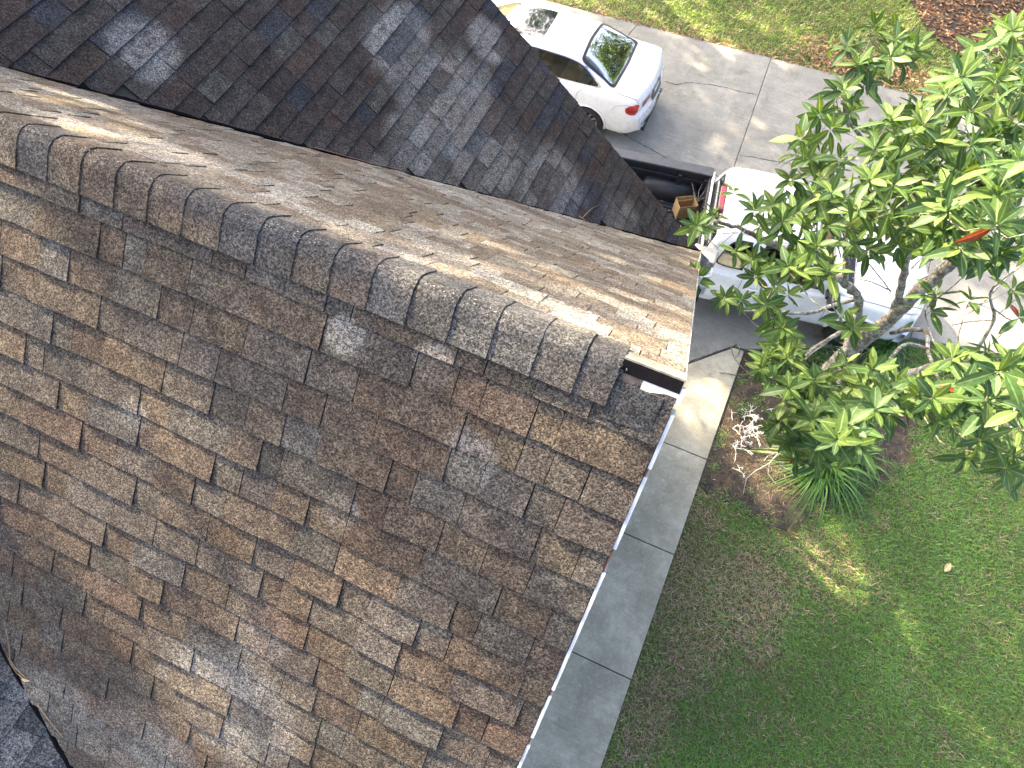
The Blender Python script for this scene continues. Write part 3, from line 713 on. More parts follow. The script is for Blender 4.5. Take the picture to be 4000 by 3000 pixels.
def wheel(name, x, y, side, R, W, root):
    o = MB(); K = 28; prof = [(R * .64, -W / 2), (R * .9, -W / 2), (R * .985, -W * .38), (R, 0), (R * .985, W * .38), (R * .9, W / 2), (R * .64, W / 2)]
    vs = [(x + math.cos(6.28319 * k / K) * r, y + d, R + math.sin(6.28319 * k / K) * r) for r, d in prof for k in range(K)]
    o.add(vs, [(j * K + k, j * K + (k + 1) % K, (j + 1) * K + (k + 1) % K, (j + 1) * K + k) for j in range(len(prof) - 1) for k in range(K)])
    t = o.build('wheel', M_RUBBER, root, True, True); o = MB(); yy = y + side * W * .36
    for k in range(10):
        a = 6.28319 * k / 10
        c, s_ = math.cos(a), math.sin(a); w_ = R * .06
        o.add([(x + c * R * .12 - s_ * w_, yy, R + s_ * R * .12 + c * w_), (x + c * R * .12 + s_ * w_, yy, R + s_ * R * .12 - c * w_), (x + c * R * .6 + s_ * w_, yy + side * .01, R + s_ * R * .6 - c * w_), (x + c * R * .6 - s_ * w_, yy + side * .01, R + s_ * R * .6 + c * w_)], [(0, 1, 2, 3)])
    o.tube([(x, yy - side * .02, R), (x, yy + side * .012, R)], R * .14, 12)
    vs = [(x + math.cos(6.28319 * k / K) * r, yy + d, R + math.sin(6.28319 * k / K) * r) for r, d in ((R * .64, side * .02), (R * .57, side * .01), (R * .57, -side * .12)) for k in range(K)]
    o.add(vs, [(j * K + k, j * K + (k + 1) % K, (j + 1) * K + (k + 1) % K, (j + 1) * K + k) for j in range(2) for k in range(K)])
    o.build('rim', M_ALLOY, t, False, True)
    return t
def chain(L, x0, x1, n, dense=()):
    return list(np.linspace(x0, x1, n))

# --- white sedan
sed = tag(empty('parked_sedan', (-1.70, 10.06, 0), math.pi + math.radians(1.2)), 'white four door sedan with sunroof seen from behind on the driveway', 'car')
CVS = dict(
    zc=[(0, .985), (.05, 1.07), (.12, 1.09), (.4, 1.105), (.68, 1.115), (.95, 1.235), (1.2, 1.345), (1.45, 1.42), (1.8, 1.455), (2.3, 1.46), (2.8, 1.43), (3.1, 1.37), (3.45, 1.19), (3.85, .985), (4.2, .93), (4.6, .83), (4.82, .70), (4.9, .60)],
    wr=[(0, .66), (.12, .70), (.68, .71), (1.0, .645), (1.45, .60), (2.3, .60), (3.0, .62), (3.4, .66), (3.9, .70), (4.6, .62), (4.9, .4)],
    zr=[(0, .97), (.12, 1.07), (.68, 1.09), (.95, 1.19), (1.2, 1.285), (1.45, 1.36), (1.8, 1.395), (2.3, 1.40), (2.8, 1.37), (3.1, 1.31), (3.45, 1.15), (3.85, .97), (4.2, .91), (4.6, .80), (4.9, .57)],
    wg=[(0, .74), (.12, .79), (.5, .81), (1, .81), (2.3, .825), (3.5, .82), (4.2, .78), (4.6, .70), (4.9, .46)],
    zg=[(0, .94), (.12, 1.03), (.68, 1.055), (1.0, 1.055), (1.4, 1.03), (2.3, 1.0), (3.5, .96), (3.9, .935), (4.4, .85), (4.9, .55)],
    wb=[(0, .80), (.12, .86), (.4, .895), (1, .905), (2.3, .905), (3.9, .895), (4.5, .80), (4.9, .52)],
    zb=[(0, .86), (.12, .94), (.68, .975), (1.5, .95), (3.5, .89), (4.2, .84), (4.9, .50)],
    wm=[(0, .84), (.12, .90), (.4, .93), (1, .935), (2.3, .92), (3.9, .93), (4.5, .85), (4.9, .58)], zm=[(0, .66), (4.2, .66), (4.9, .45)],
    ws=[(0, .70), (.3, .86), (4.4, .86), (4.9, .5)], zs=[(0, .32), (.5, .28), (4.9, .28)], wf=[(0, .5), (.4, .7), (4.4, .7), (4.9, .4)], zf=[(0, .26), (.5, .2), (4.9, .22)])
def warpS(x, y, z):
    k = math.exp(-x / .30); kf = math.exp(-(4.9 - x) / .4); zz = min(1, max(0, (z - .68) / .1)); zz = zz * zz * (3 - 2 * zz)
    return x + k * (.14 * (y / .9) ** 2 + .055 * zz + .10 * max(0, z - .85)) - kf * .35 * (y / .9) ** 2
LS = Loft(CVS, warpS, 4.9)
rw = [(.68, -1.08), (.67, -.5), (.65, 0), (.67, .5), (.68, 1.08), (1.0, 1.10), (1.44, 1.04), (1.46, .5), (1.48, 0), (1.46, -.5), (1.44, -1.04), (1.0, -1.10)]
ws = [(3.10, -.97), (3.06, 0), (3.10, .97), (3.45, 1.02), (3.84, 1.0), (3.88, 0), (3.84, -1.0), (3.45, -1.02)]
sw = lambda sd: [(.98, sd * 1.72), (1.08, sd * 1.42), (1.28, sd * 1.17), (1.55, sd * 1.08), (2.4, sd * 1.06), (2.95, sd * 1.10), (3.3, sd * 1.38), (3.52, sd * 1.80), (3.3, sd * 1.90), (2.3, sd * 1.90), (1.4, sd * 1.90), (1.05, sd * 1.90)]
shrink = lambda P, k: (lambda c: [tuple(c + (Vector(p) - c) * k) for p in P])(sum((Vector(p) for p in P), Vector((0, 0))) / len(P))
LS.cut = [shrink(rw, .93), shrink(ws, .93), shrink(sw(1), .93), shrink(sw(-1), .93)]
def arch(L, xc, zc, R, sd):
    return [(xc + R * math.cos(a), L.r_of(xc + R * math.cos(a), max(.24, zc + R * math.sin(a)), sd)) for a in np.linspace(-.35, math.pi + .35, 22)]
for xc in (1.10, 4.05):
    for sd in (1, -1): LS.cut.append(arch(LS, xc, .34, .375, sd))
ARCH_S = [(xc, sd) for xc in (1.10, 4.05) for sd in (1, -1)]
xs = list(np.linspace(0, .3, 14)) + list(np.linspace(.33, 4.5, 105)) + list(np.linspace(4.53, 4.9, 14))
LS.body(xs).build('body', M_PAINT, sed, True, True)
def pane(L, poly, name, mat, root, band=.90, ring=True):
    w_ = L.patch(poly, .004, .96, 0).build(name, mat, root, True, True)
    if ring: L.patch(poly, .0065, 1.0, band, 2).build('window_frame', M_BLACK, w_, True, True)
    return w_
pane(LS, rw, 'rear_window', M_GLASS, sed, .87)
pane(LS, ws, 'windscreen', M_GLASS, sed, .93)
for sd in (1, -1):
    wn_ = pane(LS, sw(sd), 'side_window', M_GLASS, sed, .91)
    LS.patch(sw(sd), .009, 1.045, 1.0, 1).build('chrome_trim', M_CHROME, wn_, True, True)
    LS.patch([(1.28, sd * 1.1), (1.35, sd * 1.1), (1.40, sd * 1.9), (1.33, sd * 1.9)], .008, 1, 0, 4, 0).build('window_bar', M_BLACK, wn_, True, True)
    LS.patch([(2.28, sd * 1.05), (2.40, sd * 1.05), (2.42, sd * 1.9), (2.27, sd * 1.9)], .008, 1, 0, 4, 0).build('window_bar', M_BLACK, wn_, True, True)
for xc, sd in ARCH_S:
    m = MB(); m.tube([LS.S(q_[0], q_[1], .002) for q_ in arch(LS, xc, .34, .385, sd)], .022, 8); m.build('wheel_arch_lip', M_PAINT, sed, True, True)
    m = MB(); m.box((xc - .42, min(sd * .5, sd * .62), .2), (xc + .42, max(sd * .5, sd * .62), .85)); m.build('wheel_housing', M_INT, sed, False, True)
sr = [(2.28, -.62), (2.28, .62), (2.34, .66), (2.90, .66), (2.95, .62), (2.95, -.62), (2.90, -.66), (2.34, -.66)]
LS.patch(sr, .004, 1, 0, 7, 1).build('sunroof', M_SUNROOF, sed, True, True)
for sd in (1, -1):
    zz = lambda x, z: (x, LS.r_of(x, z, sd))
    tl = LS.patch([zz(.0, .93), zz(.12, .955), zz(.24, .94), zz(.33, .88), zz(.30, .80), zz(.15, .765), zz(.0, .76)], .006, 1, 0, 6, 1).build('tail_light', M_RED, sed, True, True)
    LS.patch([zz(.02, .855), zz(.16, .86), zz(.28, .85), zz(.26, .83), zz(.12, .82), zz(.02, .82)], .009, 1, 0, 3, 1).build('light_strip', M_DRED, tl, True, True)
    m = MB(); vs = []
    for j in range(9):
        y = sd * (.36 + .30 * j / 8)
        for z in (.80 + .02 * (1 - j / 8), .92): vs.append((warpS(0, y, z) - .008, y, z))
    m.add(vs, [(2 * j, 2 * j + 1, 2 * j + 3, 2 * j + 2) for j in range(8)]); m.build('tail_light', M_DRED, sed, True, True)
def capquad(L, x, y0, y1, z0, z1, off, name, mat, root, n=8):
    m = MB(); vs = []
    for j in range(n + 1):
        y = y0 + (y1 - y0) * j / n
        for z in (z0, z1): vs.append((L.warp(x, y, z) + off, y, z))
    m.add(vs, [(2 * j, 2 * j + 1, 2 * j + 3, 2 * j + 2) for j in range(n)]); return m.build(name, mat, root, True, True)
M_PLATE = simple('number_plate', (.55, .60, .58), .5, .1, 60)
capquad(LS, 0, -.27, .27, .70, .90, -.006, 'plate_recess', M_SEAM, sed)
pl = capquad(LS, 0, -.155, .155, .72, .875, -.012, 'number_plate', M_PLATE, sed)
for k in range(6): capquad(LS, 0, -.125 + k * .043, -.098 + k * .043, .765, .835, -.014, 'plate_mark', simple('plate_mark', (.06, .14, .11), .6), pl, 1)
for sd in (1, -1):
    capquad(LS, 0, sd * .34, sd * .66, .40, .44, -.006, 'bumper_reflector', M_SEAM, sed)
    for q in (.46, .56):
        m = MB(); m.tube([(warpS(0, sd * q, .33) + .15, sd * q, .30), (warpS(0, sd * q, .33) - .02, sd * q, .30)], .036, 14, cap=False); m.build('exhaust_pipe', M_CHROME, sed, True, True)
capquad(LS, 0, -.5, .5, .28, .38, -.004, 'diffuser', M_BLACK, sed)
m = MB(); m.box((.0, -.62, .27), (.3, .62, .33)); m.build('rear_valance', M_BLACK, sed, False, True)
sm = MB()
for pts in ([(.66, .95), (.64, 1.35), (.3, 1.7), (.13, 2.0), (.02, 2.15)], [(.66, -.95), (.64, -1.35), (.3, -1.7), (.13, -2.0), (.02, -2.15)],
            [(1.02, 1.95), (1.25, 2.6), (1.36, 3.2), (1.38, 4.4)], [(1.02, -1.95), (1.25, -2.6), (1.36, -3.2), (1.38, -4.4)], [(2.33, 1.95), (2.36, 4.4)], [(2.33, -1.95), (2.36, -4.4)], [(.30, 3.05), (.12, 3.0), (.0, 3.0)], [(.30, 3.05), (.55, 3.35), (.62, 3.7)], [(.30, -3.05), (.12, -3.0), (.0, -3.0)]):
    t_ = LS.ribbon(pts, .0035, .0); sm.add(t_.v, t_.f)
for sd in (1, -1):
    t_ = LS.ribbon([(1.46, sd * .86), (2.0, sd * .85), (2.9, sd * .86), (3.1, sd * .9)], .004, .001); sm.add(t_.v, t_.f)
tag(sm.build('panel_seam', M_SEAM, sed, True, True), kind='stuff')
m = MB(); m.add([(1.62, -.025, 1.43), (1.62, .025, 1.43), (1.90, -.018, 1.452), (1.90, .018, 1.452), (1.61, 0, 1.515)], [(0, 1, 4), (1, 3, 4), (3, 2, 4), (2, 0, 4)]); m.build('roof_fin', M_PAINT, sed, False, True)
for xc in (1.10, 4.05):
    for sd in (1, -1): wheel('wheel', xc, sd * .80, sd, .335, .23, sed)
inn = MB(); inn.box((.75, -.72, .35), (3.9, .72, .42)); inn.build('cabin_floor', M_INT, sed, False, True)
m = MB(); m.box((.62, -.70, .93), (1.22, .70, .985)); m.build('parcel_shelf', M_INT, sed, False, True)
m = MB(); m.box((1.22, -.64, .45), (1.42, .64, 1.03)); m.build('rear_seat', M_CREAM, sed, False, True, .05)
m = MB(); m.box((1.42, -.64, .42), (1.95, .64, .60)); m.build('rear_seat', M_TAN, sed, False, True, .05)
for y in (-.42, 0, .42):
    m = MB(); m.box((1.24, y - .13, 1.02), (1.34, y + .13, 1.16)); m.build('headrest', M_CREAM, sed, False, True, .04)
for y in (-.38, .38):
    m = MB(); m.box((2.25, y - .24, .45), (2.42, y + .24, 1.05)); m.build('front_seat', M_TAN, sed, False, True, .06)
    m = MB(); m.box((2.28, y - .13, 1.06), (2.38, y + .13, 1.24)); m.build('headrest', M_TAN, sed, False, True, .04)
m = MB(); m.box((3.3, -.7, .7), (3.8, .7, .93)); m.build('dashboard', M_INT, sed, False, True, .05)
for sd in (1, -1):
    m = MB(); m.box((3.22, sd * .93 - .10, .98), (3.36, sd * .93 + .10, 1.12)); m.build('wing_mirror', M_PAINT, sed, False, True, .04)

# --- white pickup truck
YAW = math.radians(9)
TSC = (1.03, 1.09, 1.09); TS_, TL_ = 1.16, 6.74
tx, ty = TS_ * math.cos(YAW) - TL_ * math.sin(YAW), TS_ * math.sin(YAW) + TL_ * math.cos(YAW)
trk = tag(empty('pickup_truck', (tx, ty, 0), YAW), 'white extended cab pickup truck with black bed liner parked below the tree', 'truck')
trk.scale = TSC
CVT = dict(
    zc=[(0, 1.655), (.05, 1.69), (.5, 1.735), (1.1, 1.735), (1.45, 1.685), (1.8, 1.46), (2.25, 1.135), (2.6, 1.11), (3.1, 1.05), (3.4, .98), (3.55, .88)],
    wr=[(0, .60), (.08, .635), (.3, .645), (1.4, .645), (2.2, .70), (3.3, .66), (3.55, .52)],
    zr=[(0, 1.60), (.05, 1.635), (.5, 1.675), (1.1, 1.675), (1.45, 1.625), (1.8, 1.42), (2.25, 1.12), (2.6, 1.095), (3.1, 1.035), (3.4, .955), (3.55, .83)],
    wg=[(0, .78), (1.4, .80), (2.2, .80), (3.2, .78), (3.55, .62)], zg=[(0, 1.11), (2.25, 1.09), (3.1, 1.0), (3.4, .92), (3.55, .80)],
    wb=[(0, .85), (2.2, .87), (3.2, .86), (3.55, .70)], zb=[(0, 1.04), (2.2, 1.02), (3.2, .95), (3.55, .74)],
    wm=[(0, .915), (1.9, .915), (2.6, .94), (3.3, .92), (3.55, .76)], zm=[(0, .72), (3.2, .72), (3.55, .62)],
    ws=[(0, .88), (3.2, .88), (3.55, .74)], zs=[(0, .44), (3.55, .44)], wf=[(0, .72), (3.55, .6)], zf=[(0, .40), (3.55, .40)])
def warpT(x, y, z):
    return x + math.exp(-x / .35) * (.28 * max(0, z - 1.12) - .02) - math.exp(-(3.55 - x) / .35) * .24 * (y / .9) ** 2
LT = Loft(CVT, warpT, 3.55)
wsT = [(1.48, -.96), (1.45, 0), (1.48, .96), (1.85, 1.02), (2.20, 1.0), (2.24, 0), (2.20, -1.0), (1.85, -1.02)]
w1 = lambda sd: [(.20, sd * 1.82), (.24, sd * 1.3), (.34, sd * 1.12), (.62, sd * 1.10), (.645, sd * 1.5), (.645, sd * 1.88), (.4, sd * 1.90)]
w2 = lambda sd: [(.74, sd * 1.88), (.735, sd * 1.5), (.76, sd * 1.10), (1.25, sd * 1.10), (1.55, sd * 1.28), (1.85, sd * 1.72), (1.90, sd * 1.92), (1.4, sd * 1.92)]
LT.cut = [shrink(wsT, .93), shrink(w1(1), .92), shrink(w1(-1), .92), shrink(w2(1), .92), shrink(w2(-1), .92)]
for sd in (1, -1): LT.cut.append(arch(LT, 2.62, .40, .43, sd))
LT.body(list(np.linspace(0, .2, 8)) + list(np.linspace(.23, 3.2, 80)) + list(np.linspace(3.23, 3.55, 12))).build('body', M_PAINT, trk, True, True)
pane(LT, wsT, 'windscreen', M_GLASS, trk, .93)
for sd in (1, -1):
    m = MB(); m.tube([LT.S(q_[0], q_[1], .002) for q_ in arch(LT, 2.62, .40, .44, sd)], .024, 8); m.build('wheel_arch_lip', M_PAINT, trk, True, True)
    m = MB(); m.box((2.62 - .46, min(sd * .5, sd * .62), .3), (2.62 + .46, max(sd * .5, sd * .62), .95)); m.build('wheel_housing', M_INT, trk, False, True)
for sd in (1, -1):
    pane(LT, w1(sd), 'side_window', M_GLASS2, trk, .90); pane(LT, w2(sd), 'side_window', M_GLASS2, trk, .93)
sm = MB()
for sd in (1, -1):
    for pts in ([(.10, sd * 1.95), (.13, sd * 1.3), (.24, sd * .96), (.64, sd * .93)], [(.69, sd * .95), (.69, sd * 1.9), (.69, sd * 4.6)], [(.69, sd * .95), (1.3, sd * .93), (1.55, sd * 1.05)], [(1.95, sd * 1.95), (2.02, sd * 3.0), (2.04, sd * 4.4)], [(.10, sd * 1.95), (.08, sd * 3), (.10, sd * 4.6)], [(2.28, sd * 1.55), (2.9, sd * 1.75), (3.35, sd * 1.95)]):
        t_ = LT.ribbon(pts, .004, 0); sm.add(t_.v, t_.f)
t_ = LT.ribbon([(2.30, -1.0), (2.34, 0), (2.30, 1.0)], .006, 0); sm.add(t_.v, t_.f)
tag(sm.build('panel_seam', M_SEAM, trk, True, True), kind='stuff')
LT.patch([(2.20, -1.2), (2.20, 1.2), (2.29, 1.2), (2.32, 0), (2.29, -1.2)], .004, 1, 0, 4, 0).build('cowl', M_BLACK, trk, True, True)
for y in (-.35, .2):
    m = MB(); m.tube([LT.S(2.24, y * .9 + .1, .02), LT.S(2.12, y * .9 + .55, .018), LT.S(2.0, y * .9 + .75, .016)], .008, 5); m.build('wiper', M_BLACK, trk, False, True)
def capgrid(L, x, poly_y, zs_, off, name, mat, root):
    m = MB(); vs = []; n = 12
    for z in zs_:
        hw = poly_y(z)
        for j in range(n + 1): y = -hw + 2 * hw * j / n; vs.append((L.warp(x, y, z) + off, y, z))
    m.add(vs, [(a * (n + 1) + j, a * (n + 1) + j + 1, (a + 1) * (n + 1) + j + 1, (a + 1) * (n + 1) + j) for a in range(len(zs_) - 1) for j in range(n)])
    return m.build(name, mat, root, True, True)
rwT = capgrid(LT, 0, lambda z: .72 - (z - 1.15) * .30, np.linspace(1.15, 1.55, 8), -.004, 'rear_window', M_BLACK, trk)
capgrid(LT, 0, lambda z: .66 - (z - 1.2) * .30, np.linspace(1.18, 1.52, 8), -.007, 'glass', M_SUNROOF, rwT)
m = MB(); m.box((.045, -.22, 1.60), (.12, .22, 1.665)); hm = m.build('high_brake_light', M_RED, trk, False, True, .008)
m = MB(); m.box((.06, -.25, 1.598), (.125, -.222, 1.667)); m.box((.06, .222, 1.598), (.125, .25, 1.667)); m.build('lamp_end', M_BLACK, hm, False, True)
for sd in (1, -1):
    m = MB(); m.box((2.02 - .10, sd * 1.0 - .11, 1.08), (2.02 + .04, sd * 1.0 + .11, 1.28)); mr = m.build('wing_mirror', M_BLACK, trk, False, True, .035)
    m = MB(); m.box((1.90, sd * .86 - .06, 1.10), (1.98, sd * .86 + .08, 1.16)); m.build('mirror_arm', M_BLACK, mr, False, True)
    m = MB(); m.box((.78, sd * .925 - .012, .92), (.98, sd * .925 + .012, .955)); m.build('door_handle', M_PAINT, trk, False, True, .01)
    wheel('wheel', 2.62, sd * .80, sd, .375, .25, trk); wheel('wheel', -.66, sd * .80, sd, .375, .25, trk)
    LT.patch([(3.30, LT.r_of(3.30, .86, sd)), (3.50, LT.r_of(3.5, .80, sd)), (3.52, LT.r_of(3.52, .66, sd)), (3.34, LT.r_of(3.34, .68, sd))], .006, 1, 0, 4, 1).build('headlight', M_CHROME, trk, True, True)
    LT.patch([(3.24, LT.r_of(3.24, .84, sd)), (3.32, LT.r_of(3.32, .84, sd)), (3.35, LT.r_of(3.35, .72, sd)), (3.26, LT.r_of(3.26, .72, sd))], .008, 1, 0, 4, 1).build('turn_signal', M_AMBER, trk, True, True)
m = MB(); vs = []
for j in range(15):
    y = -.86 + 1.72 * j / 14; x = 3.62 - .30 * (y / .9) ** 2
    vs += [(x, y, .42), (x + .03, y, .50), (x, y, .62), (x - .1, y, .63), (x - .1, y, .42)]
m.add(vs, [(j * 5 + k, j * 5 + (k + 1) % 5, j * 5 + 5 + (k + 1) % 5, j * 5 + 5 + k) for j in range(14) for k in range(5)]); m.build('front_bumper', M_PAINT, trk, True, True)
capquad(LT, 3.55, -.42, .42, .66, .80, .006, 'grille', M_BLACK, trk)
m = MB(); m.box((0.02, -.78, .40), (2.2, .78, .5)); m.build('cabin_floor', M_INT, trk, False, True)
for y in (-.38, .38):
    m = MB(); m.box((.85, y - .24, .5), (1.03, y + .24, 1.16)); m.build('front_seat', M_INT, trk, False, True, .05)
m = MB(); m.box((1.75, -.72, .8), (2.15, .72, 1.07)); m.build('dashboard', simple('grey_dash', (.16, .15, .12), .8), trk, False, True, .04)
# bed
BX0, BX1 = -1.95, -.035
M_LINER = simple('bed_liner', (.016, .019, .026), .42, .25, 9)
bedp = MB(); bedp.box((BX0, -.77, .66), (BX1, .77, .755)); bed = bedp.build('bed_floor', M_LINER, trk, False, True)
for sd in (1, -1):
    m = MB(); y0, y1 = sorted((sd * .845, sd * .915)); m.box((BX0, y0, .52), (BX1, y1, 1.255)); m.build('bed_side', M_PAINT, trk, False, True, .02)
    y0, y1 = sorted((sd * .765, sd * .842)); m = MB(); m.box((BX0, y0, .70), (BX1, y1, 1.26)); m.build('liner_wall', M_LINER, trk, False, True, .015)
    y0, y1 = sorted((sd * .745, sd * .925)); m = MB(); m.box((BX0, y0, 1.262), (BX1 - .012, y1, 1.30)); m.build('rail_cap', simple('rail_cap', (.05, .055, .065), .5, .2, 12), trk, False, True, .012)
    m = MB(); K = 14; vs = []
    for x_, s_ in ((-1.12, .6), (-1.06, 1), (-.26, 1), (-.20, .6)):
        for k in range(K + 1):
            a = math.pi * .5 * k / K; vs.append((x_, sd * (.765 - .20 * s_ * math.cos(a)), .755 + .28 * s_ * math.sin(a) ** .8))
    m.add(vs, [(i * (K + 1) + k, i * (K + 1) + k + 1, (i + 1) * (K + 1) + k + 1, (i + 1) * (K + 1) + k) for i in range(3) for k in range(K)] + [tuple(range(K + 1)), tuple(reversed(range(3 * (K + 1), 4 * (K + 1))))])
    m.build('wheel_hump', M_LINER, trk, True, True)
    for x_ in (-1.5, -.55, -.12):
        y0, y1 = sorted((sd * .70, sd * .765)); m = MB(); m.box((x_ - .035, y0, .98), (x_ + .035, y1, 1.22)); m.build('liner_post', M_LINER, trk, False, True, .01)
    y0, y1 = sorted((sd * .735, sd * .765)); m = MB(); m.box((BX0, y0, 1.12), (BX1 - .03, y1, 1.15)); m.build('liner_ledge', M_LINER, trk, False, True, .008)
for k in range(19):
    y = -.70 + k * .0778; m = MB(); m.box((BX0 + .03, y - .018, .755), (BX1 - .05, y + .018, .772)); m.build('floor_rib', M_LINER, bed, False, True, .006)
m = MB(); m.box((BX1 - .06, -.765, .70), (BX1 - .02, .765, 1.255)); m.build('bulkhead', M_LINER, trk, False, True, .01)
for k in range(22):
    y = -.70 + k * .0667; m = MB(); m.box((BX1 - .075, y - .014, .78), (BX1 - .06, y + .014, 1.22)); m.build('bulkhead_rib', M_LINER, trk, False, True, .004)
m = MB(); m.box((BX1 - .018, -.86, 1.10), (BX1 + .018, .86, 1.285)); m.build('bulkhead_rail', M_PAINT, trk, False, True, .008)
m = MB(); m.box((BX0 - .06, -.78, .62), (BX0 - .005, .78, 1.27)); m.build('tailgate', M_PAINT, trk, False, True, .012)
m = MB(); m.box((BX0 - .16, -.88, .45), (BX0 - .065, .88, .58)); m.build('rear_bumper', M_CHROME, trk, False, True, .02)
TM = Matrix.Translation((tx, ty, 0)) @ Matrix.Rotation(YAW, 4, 'Z') @ Matrix.Diagonal((*TSC, 1))
TMi = TM.inverted()
# cardboard box standing on the bed floor
M_CARD = simple('cardboard', (.34, .235, .12), .85, .10, 18)
c0 = TMi @ at(2668, 832, .85); 
cb = tag(empty('cardboard_box', TM @ Vector((c0.x, c0.y, .773)), YAW + math.radians(24)), 'open cardboard box standing in the truck bed', 'box')
bw, bd, bh, th = .16, .115, .29, .005
for nm, p0, p1 in (('side_panel', (-bw, -bd, 0), (bw, -bd + th, bh)), ('side_panel', (-bw, bd - th, 0), (bw, bd, bh)), ('side_panel', (-bw, -bd + th, 0), (-bw + th, bd - th, bh)), ('side_panel', (bw - th, -bd + th, 0), (bw, bd - th, bh)), ('bottom_panel', (-bw + th, -bd + th, 0), (bw - th, bd - th, th))):
    m = MB(); m.box(p0, p1); m.build(nm, M_CARD, cb, False, True)
m = MB(); m.box((.04, -bd - .0015, .03), (.12, -bd, .075)); m.build('printed_label', simple('box_label', (.4, .42, .45), .7), cb, False, True)
m = MB(); m.box((-.13, bd - th - .03, .21), (.13, bd - th - .004, .225)); m.build('inner_flap', M_CARD, cb, False, True)
# odds and ends in the bed
M_TWIG = simple('dead_twig', (.33, .31, .29), .9, .25, 30)
def twig(name, base, segs, r, mat, label, cat, group=None):
    root = tag(empty(name, base), label, cat, group); m = MB()
    for pts in segs: m.tube(pts, [r * (1 - .6 * i / (len(pts) - 1)) for i in range(len(pts))], 5)
    m.build('stem', mat, root); return root
q = lambda px, py, z: at(px, py, z)
b0 = q(2742, 846, .86)
twig('dead_branch', b0, [[b0, q(2735, 815, .95), q(2725, 785, 1.08)], [q(2725, 785, 1.08), q(2712, 752, 1.2), q(2702, 712, 1.32)], [q(2725, 785, 1.08), q(2730, 745, 1.2), q(2744, 718, 1.3)], [q(2728, 780, 1.1), q(2748, 752, 1.2), q(2757, 732, 1.28)], [q(2722, 790, 1.06), q(2750, 770, 1.15), q(2770, 742, 1.25)], [q(2722, 792, 1.05), q(2712, 770, 1.1), q(2708, 750, 1.15)], [q(2735, 815, .95), q(2715, 810, 1.0), q(2706, 795, 1.02)]], .006, M_TWIG, 'bare grey forked twig standing in the truck bed', 'twig')
pr_ = TM @ Vector((BX1 - .22, -.36, .775))
m = MB(); m.box((-.035, -.07, 0), (.035, .07, .10)); o = m.build('red_container', simple('red_plastic', (.45, .03, .02), .4), None, bevel=.015); o.location = pr_; o.rotation_euler = (0, 0, .5)
tag(o, 'small red plastic container lying in the truck bed by the bulkhead', 'container')
n = 260; P = [TM @ Vector((rng.normal(-.35, .22), rng.normal(-.48, .14), .775)) for _ in range(n)] + [TM @ Vector((rng.uniform(-1.8, -.1), rng.uniform(-.7, .6), .775)) for _ in range(90)]
P = [p for p in P if abs((TMi @ p).y) < .68 and (TMi @ p).x < -.12]
litter('leaf_litter', np.array([p.x for p in P]), np.array([p.y for p in P]), .842, .055, .02, palette(len(P), [(.38, .22, .07), (.30, .15, .06), (.45, .32, .12)], [2, 2, 1]), 'dry yellow leaves gathered in the truck bed corner', 'leaf litter', .2)
for (lx, ly) in ((-.50, .02), (-.20, .03)):
    m = MB(); m.add([(-.03, -.02, .004), (.03, -.025, .008), (.035, .02, .012), (-.025, .025, .006)], [(0, 1, 2, 3)]); m.add([(-.03, -.02, 0), (.03, -.025, .004), (.035, .02, .008), (-.025, .025, .002)], [(3, 2, 1, 0)])
    o = m.build('paper_scrap', M_WHITE); o.location = TM @ Vector((lx, ly - .05, .774)); tag(o, 'white paper scrap left of the cardboard box in the truck bed' if lx < -.3 else 'white paper scrap right of the cardboard box in the truck bed', 'paper')

# ------------------------------------------------------------------ the bay tree
M_BARK = mat_bark(); M_LEAF = mat_leaf()
LEAFC = [(.054, .108, .028), (.064, .122, .030), (.045, .093, .031), (.082, .140, .032), (.058, .112, .039), (.100, .156, .037)]
def leaf_geo(L, W, fold, droop, c):
    """one elliptic leaf along +x, midrib slightly sunk, pale midrib, tip drooping"""
    vs = []; fs = []; N_ = 7
    for i in range(N_ + 1):
        t = i / N_; w_ = W * (math.sin(math.pi * min(1, t * .93 + .05)) ** .8) * (1 - .15 * t) if 0 < i < N_ else W * .06
        x = L * t; z = -droop * L * t * t
        vs += [(x, -w_ / 2, z + fold * w_), (x, -w_ * .07, z), (x, w_ * .07, z), (x, w_ / 2, z + fold * w_)]
    for i in range(N_):
        a = i * 4; b = a + 4
        fs += [(a, b, b + 1, a + 1), (a + 1, b + 1, b + 2, a + 2), (a + 2, b + 2, b + 3, a + 3)]
    cs = []
    mid = tuple(min(1, x * 1.7 + .03) for x in c)
    for i in range(N_): cs += [c, mid, c]
    return vs, fs, cs
def leaf_mesh(L, W, fold, droop, c):
    vs, fs, cs = leaf_geo(L, W, fold, droop, c); m = MB()
    for f, k in zip(fs, cs): pass
    m.v = vs; m.f = fs; m.c = cs; me = m.mesh('leaf', True); me.materials.append(M_LEAF); return me
VAR = []
for k in range(10):
    c = LEAFC[k % 6]; VAR.append(leaf_geo(1.0, random.uniform(.34, .42), random.uniform(.05, .14), random.uniform(.0, .25), c))
VMESH = []
for vs, fs, cs in VAR:
    m = MB(); m.v = vs; m.f = fs; m.c = cs; me = m.mesh('leaf', True); me.materials.append(M_LEAF); VMESH.append(me)
RV = leaf_geo(1.0, .32, .12, .2, (.17, .035, .02)); m = MB(); m.v, m.f, m.c = RV; REDM = m.mesh('leaf', True); REDM.materials.append(M_LEAF)

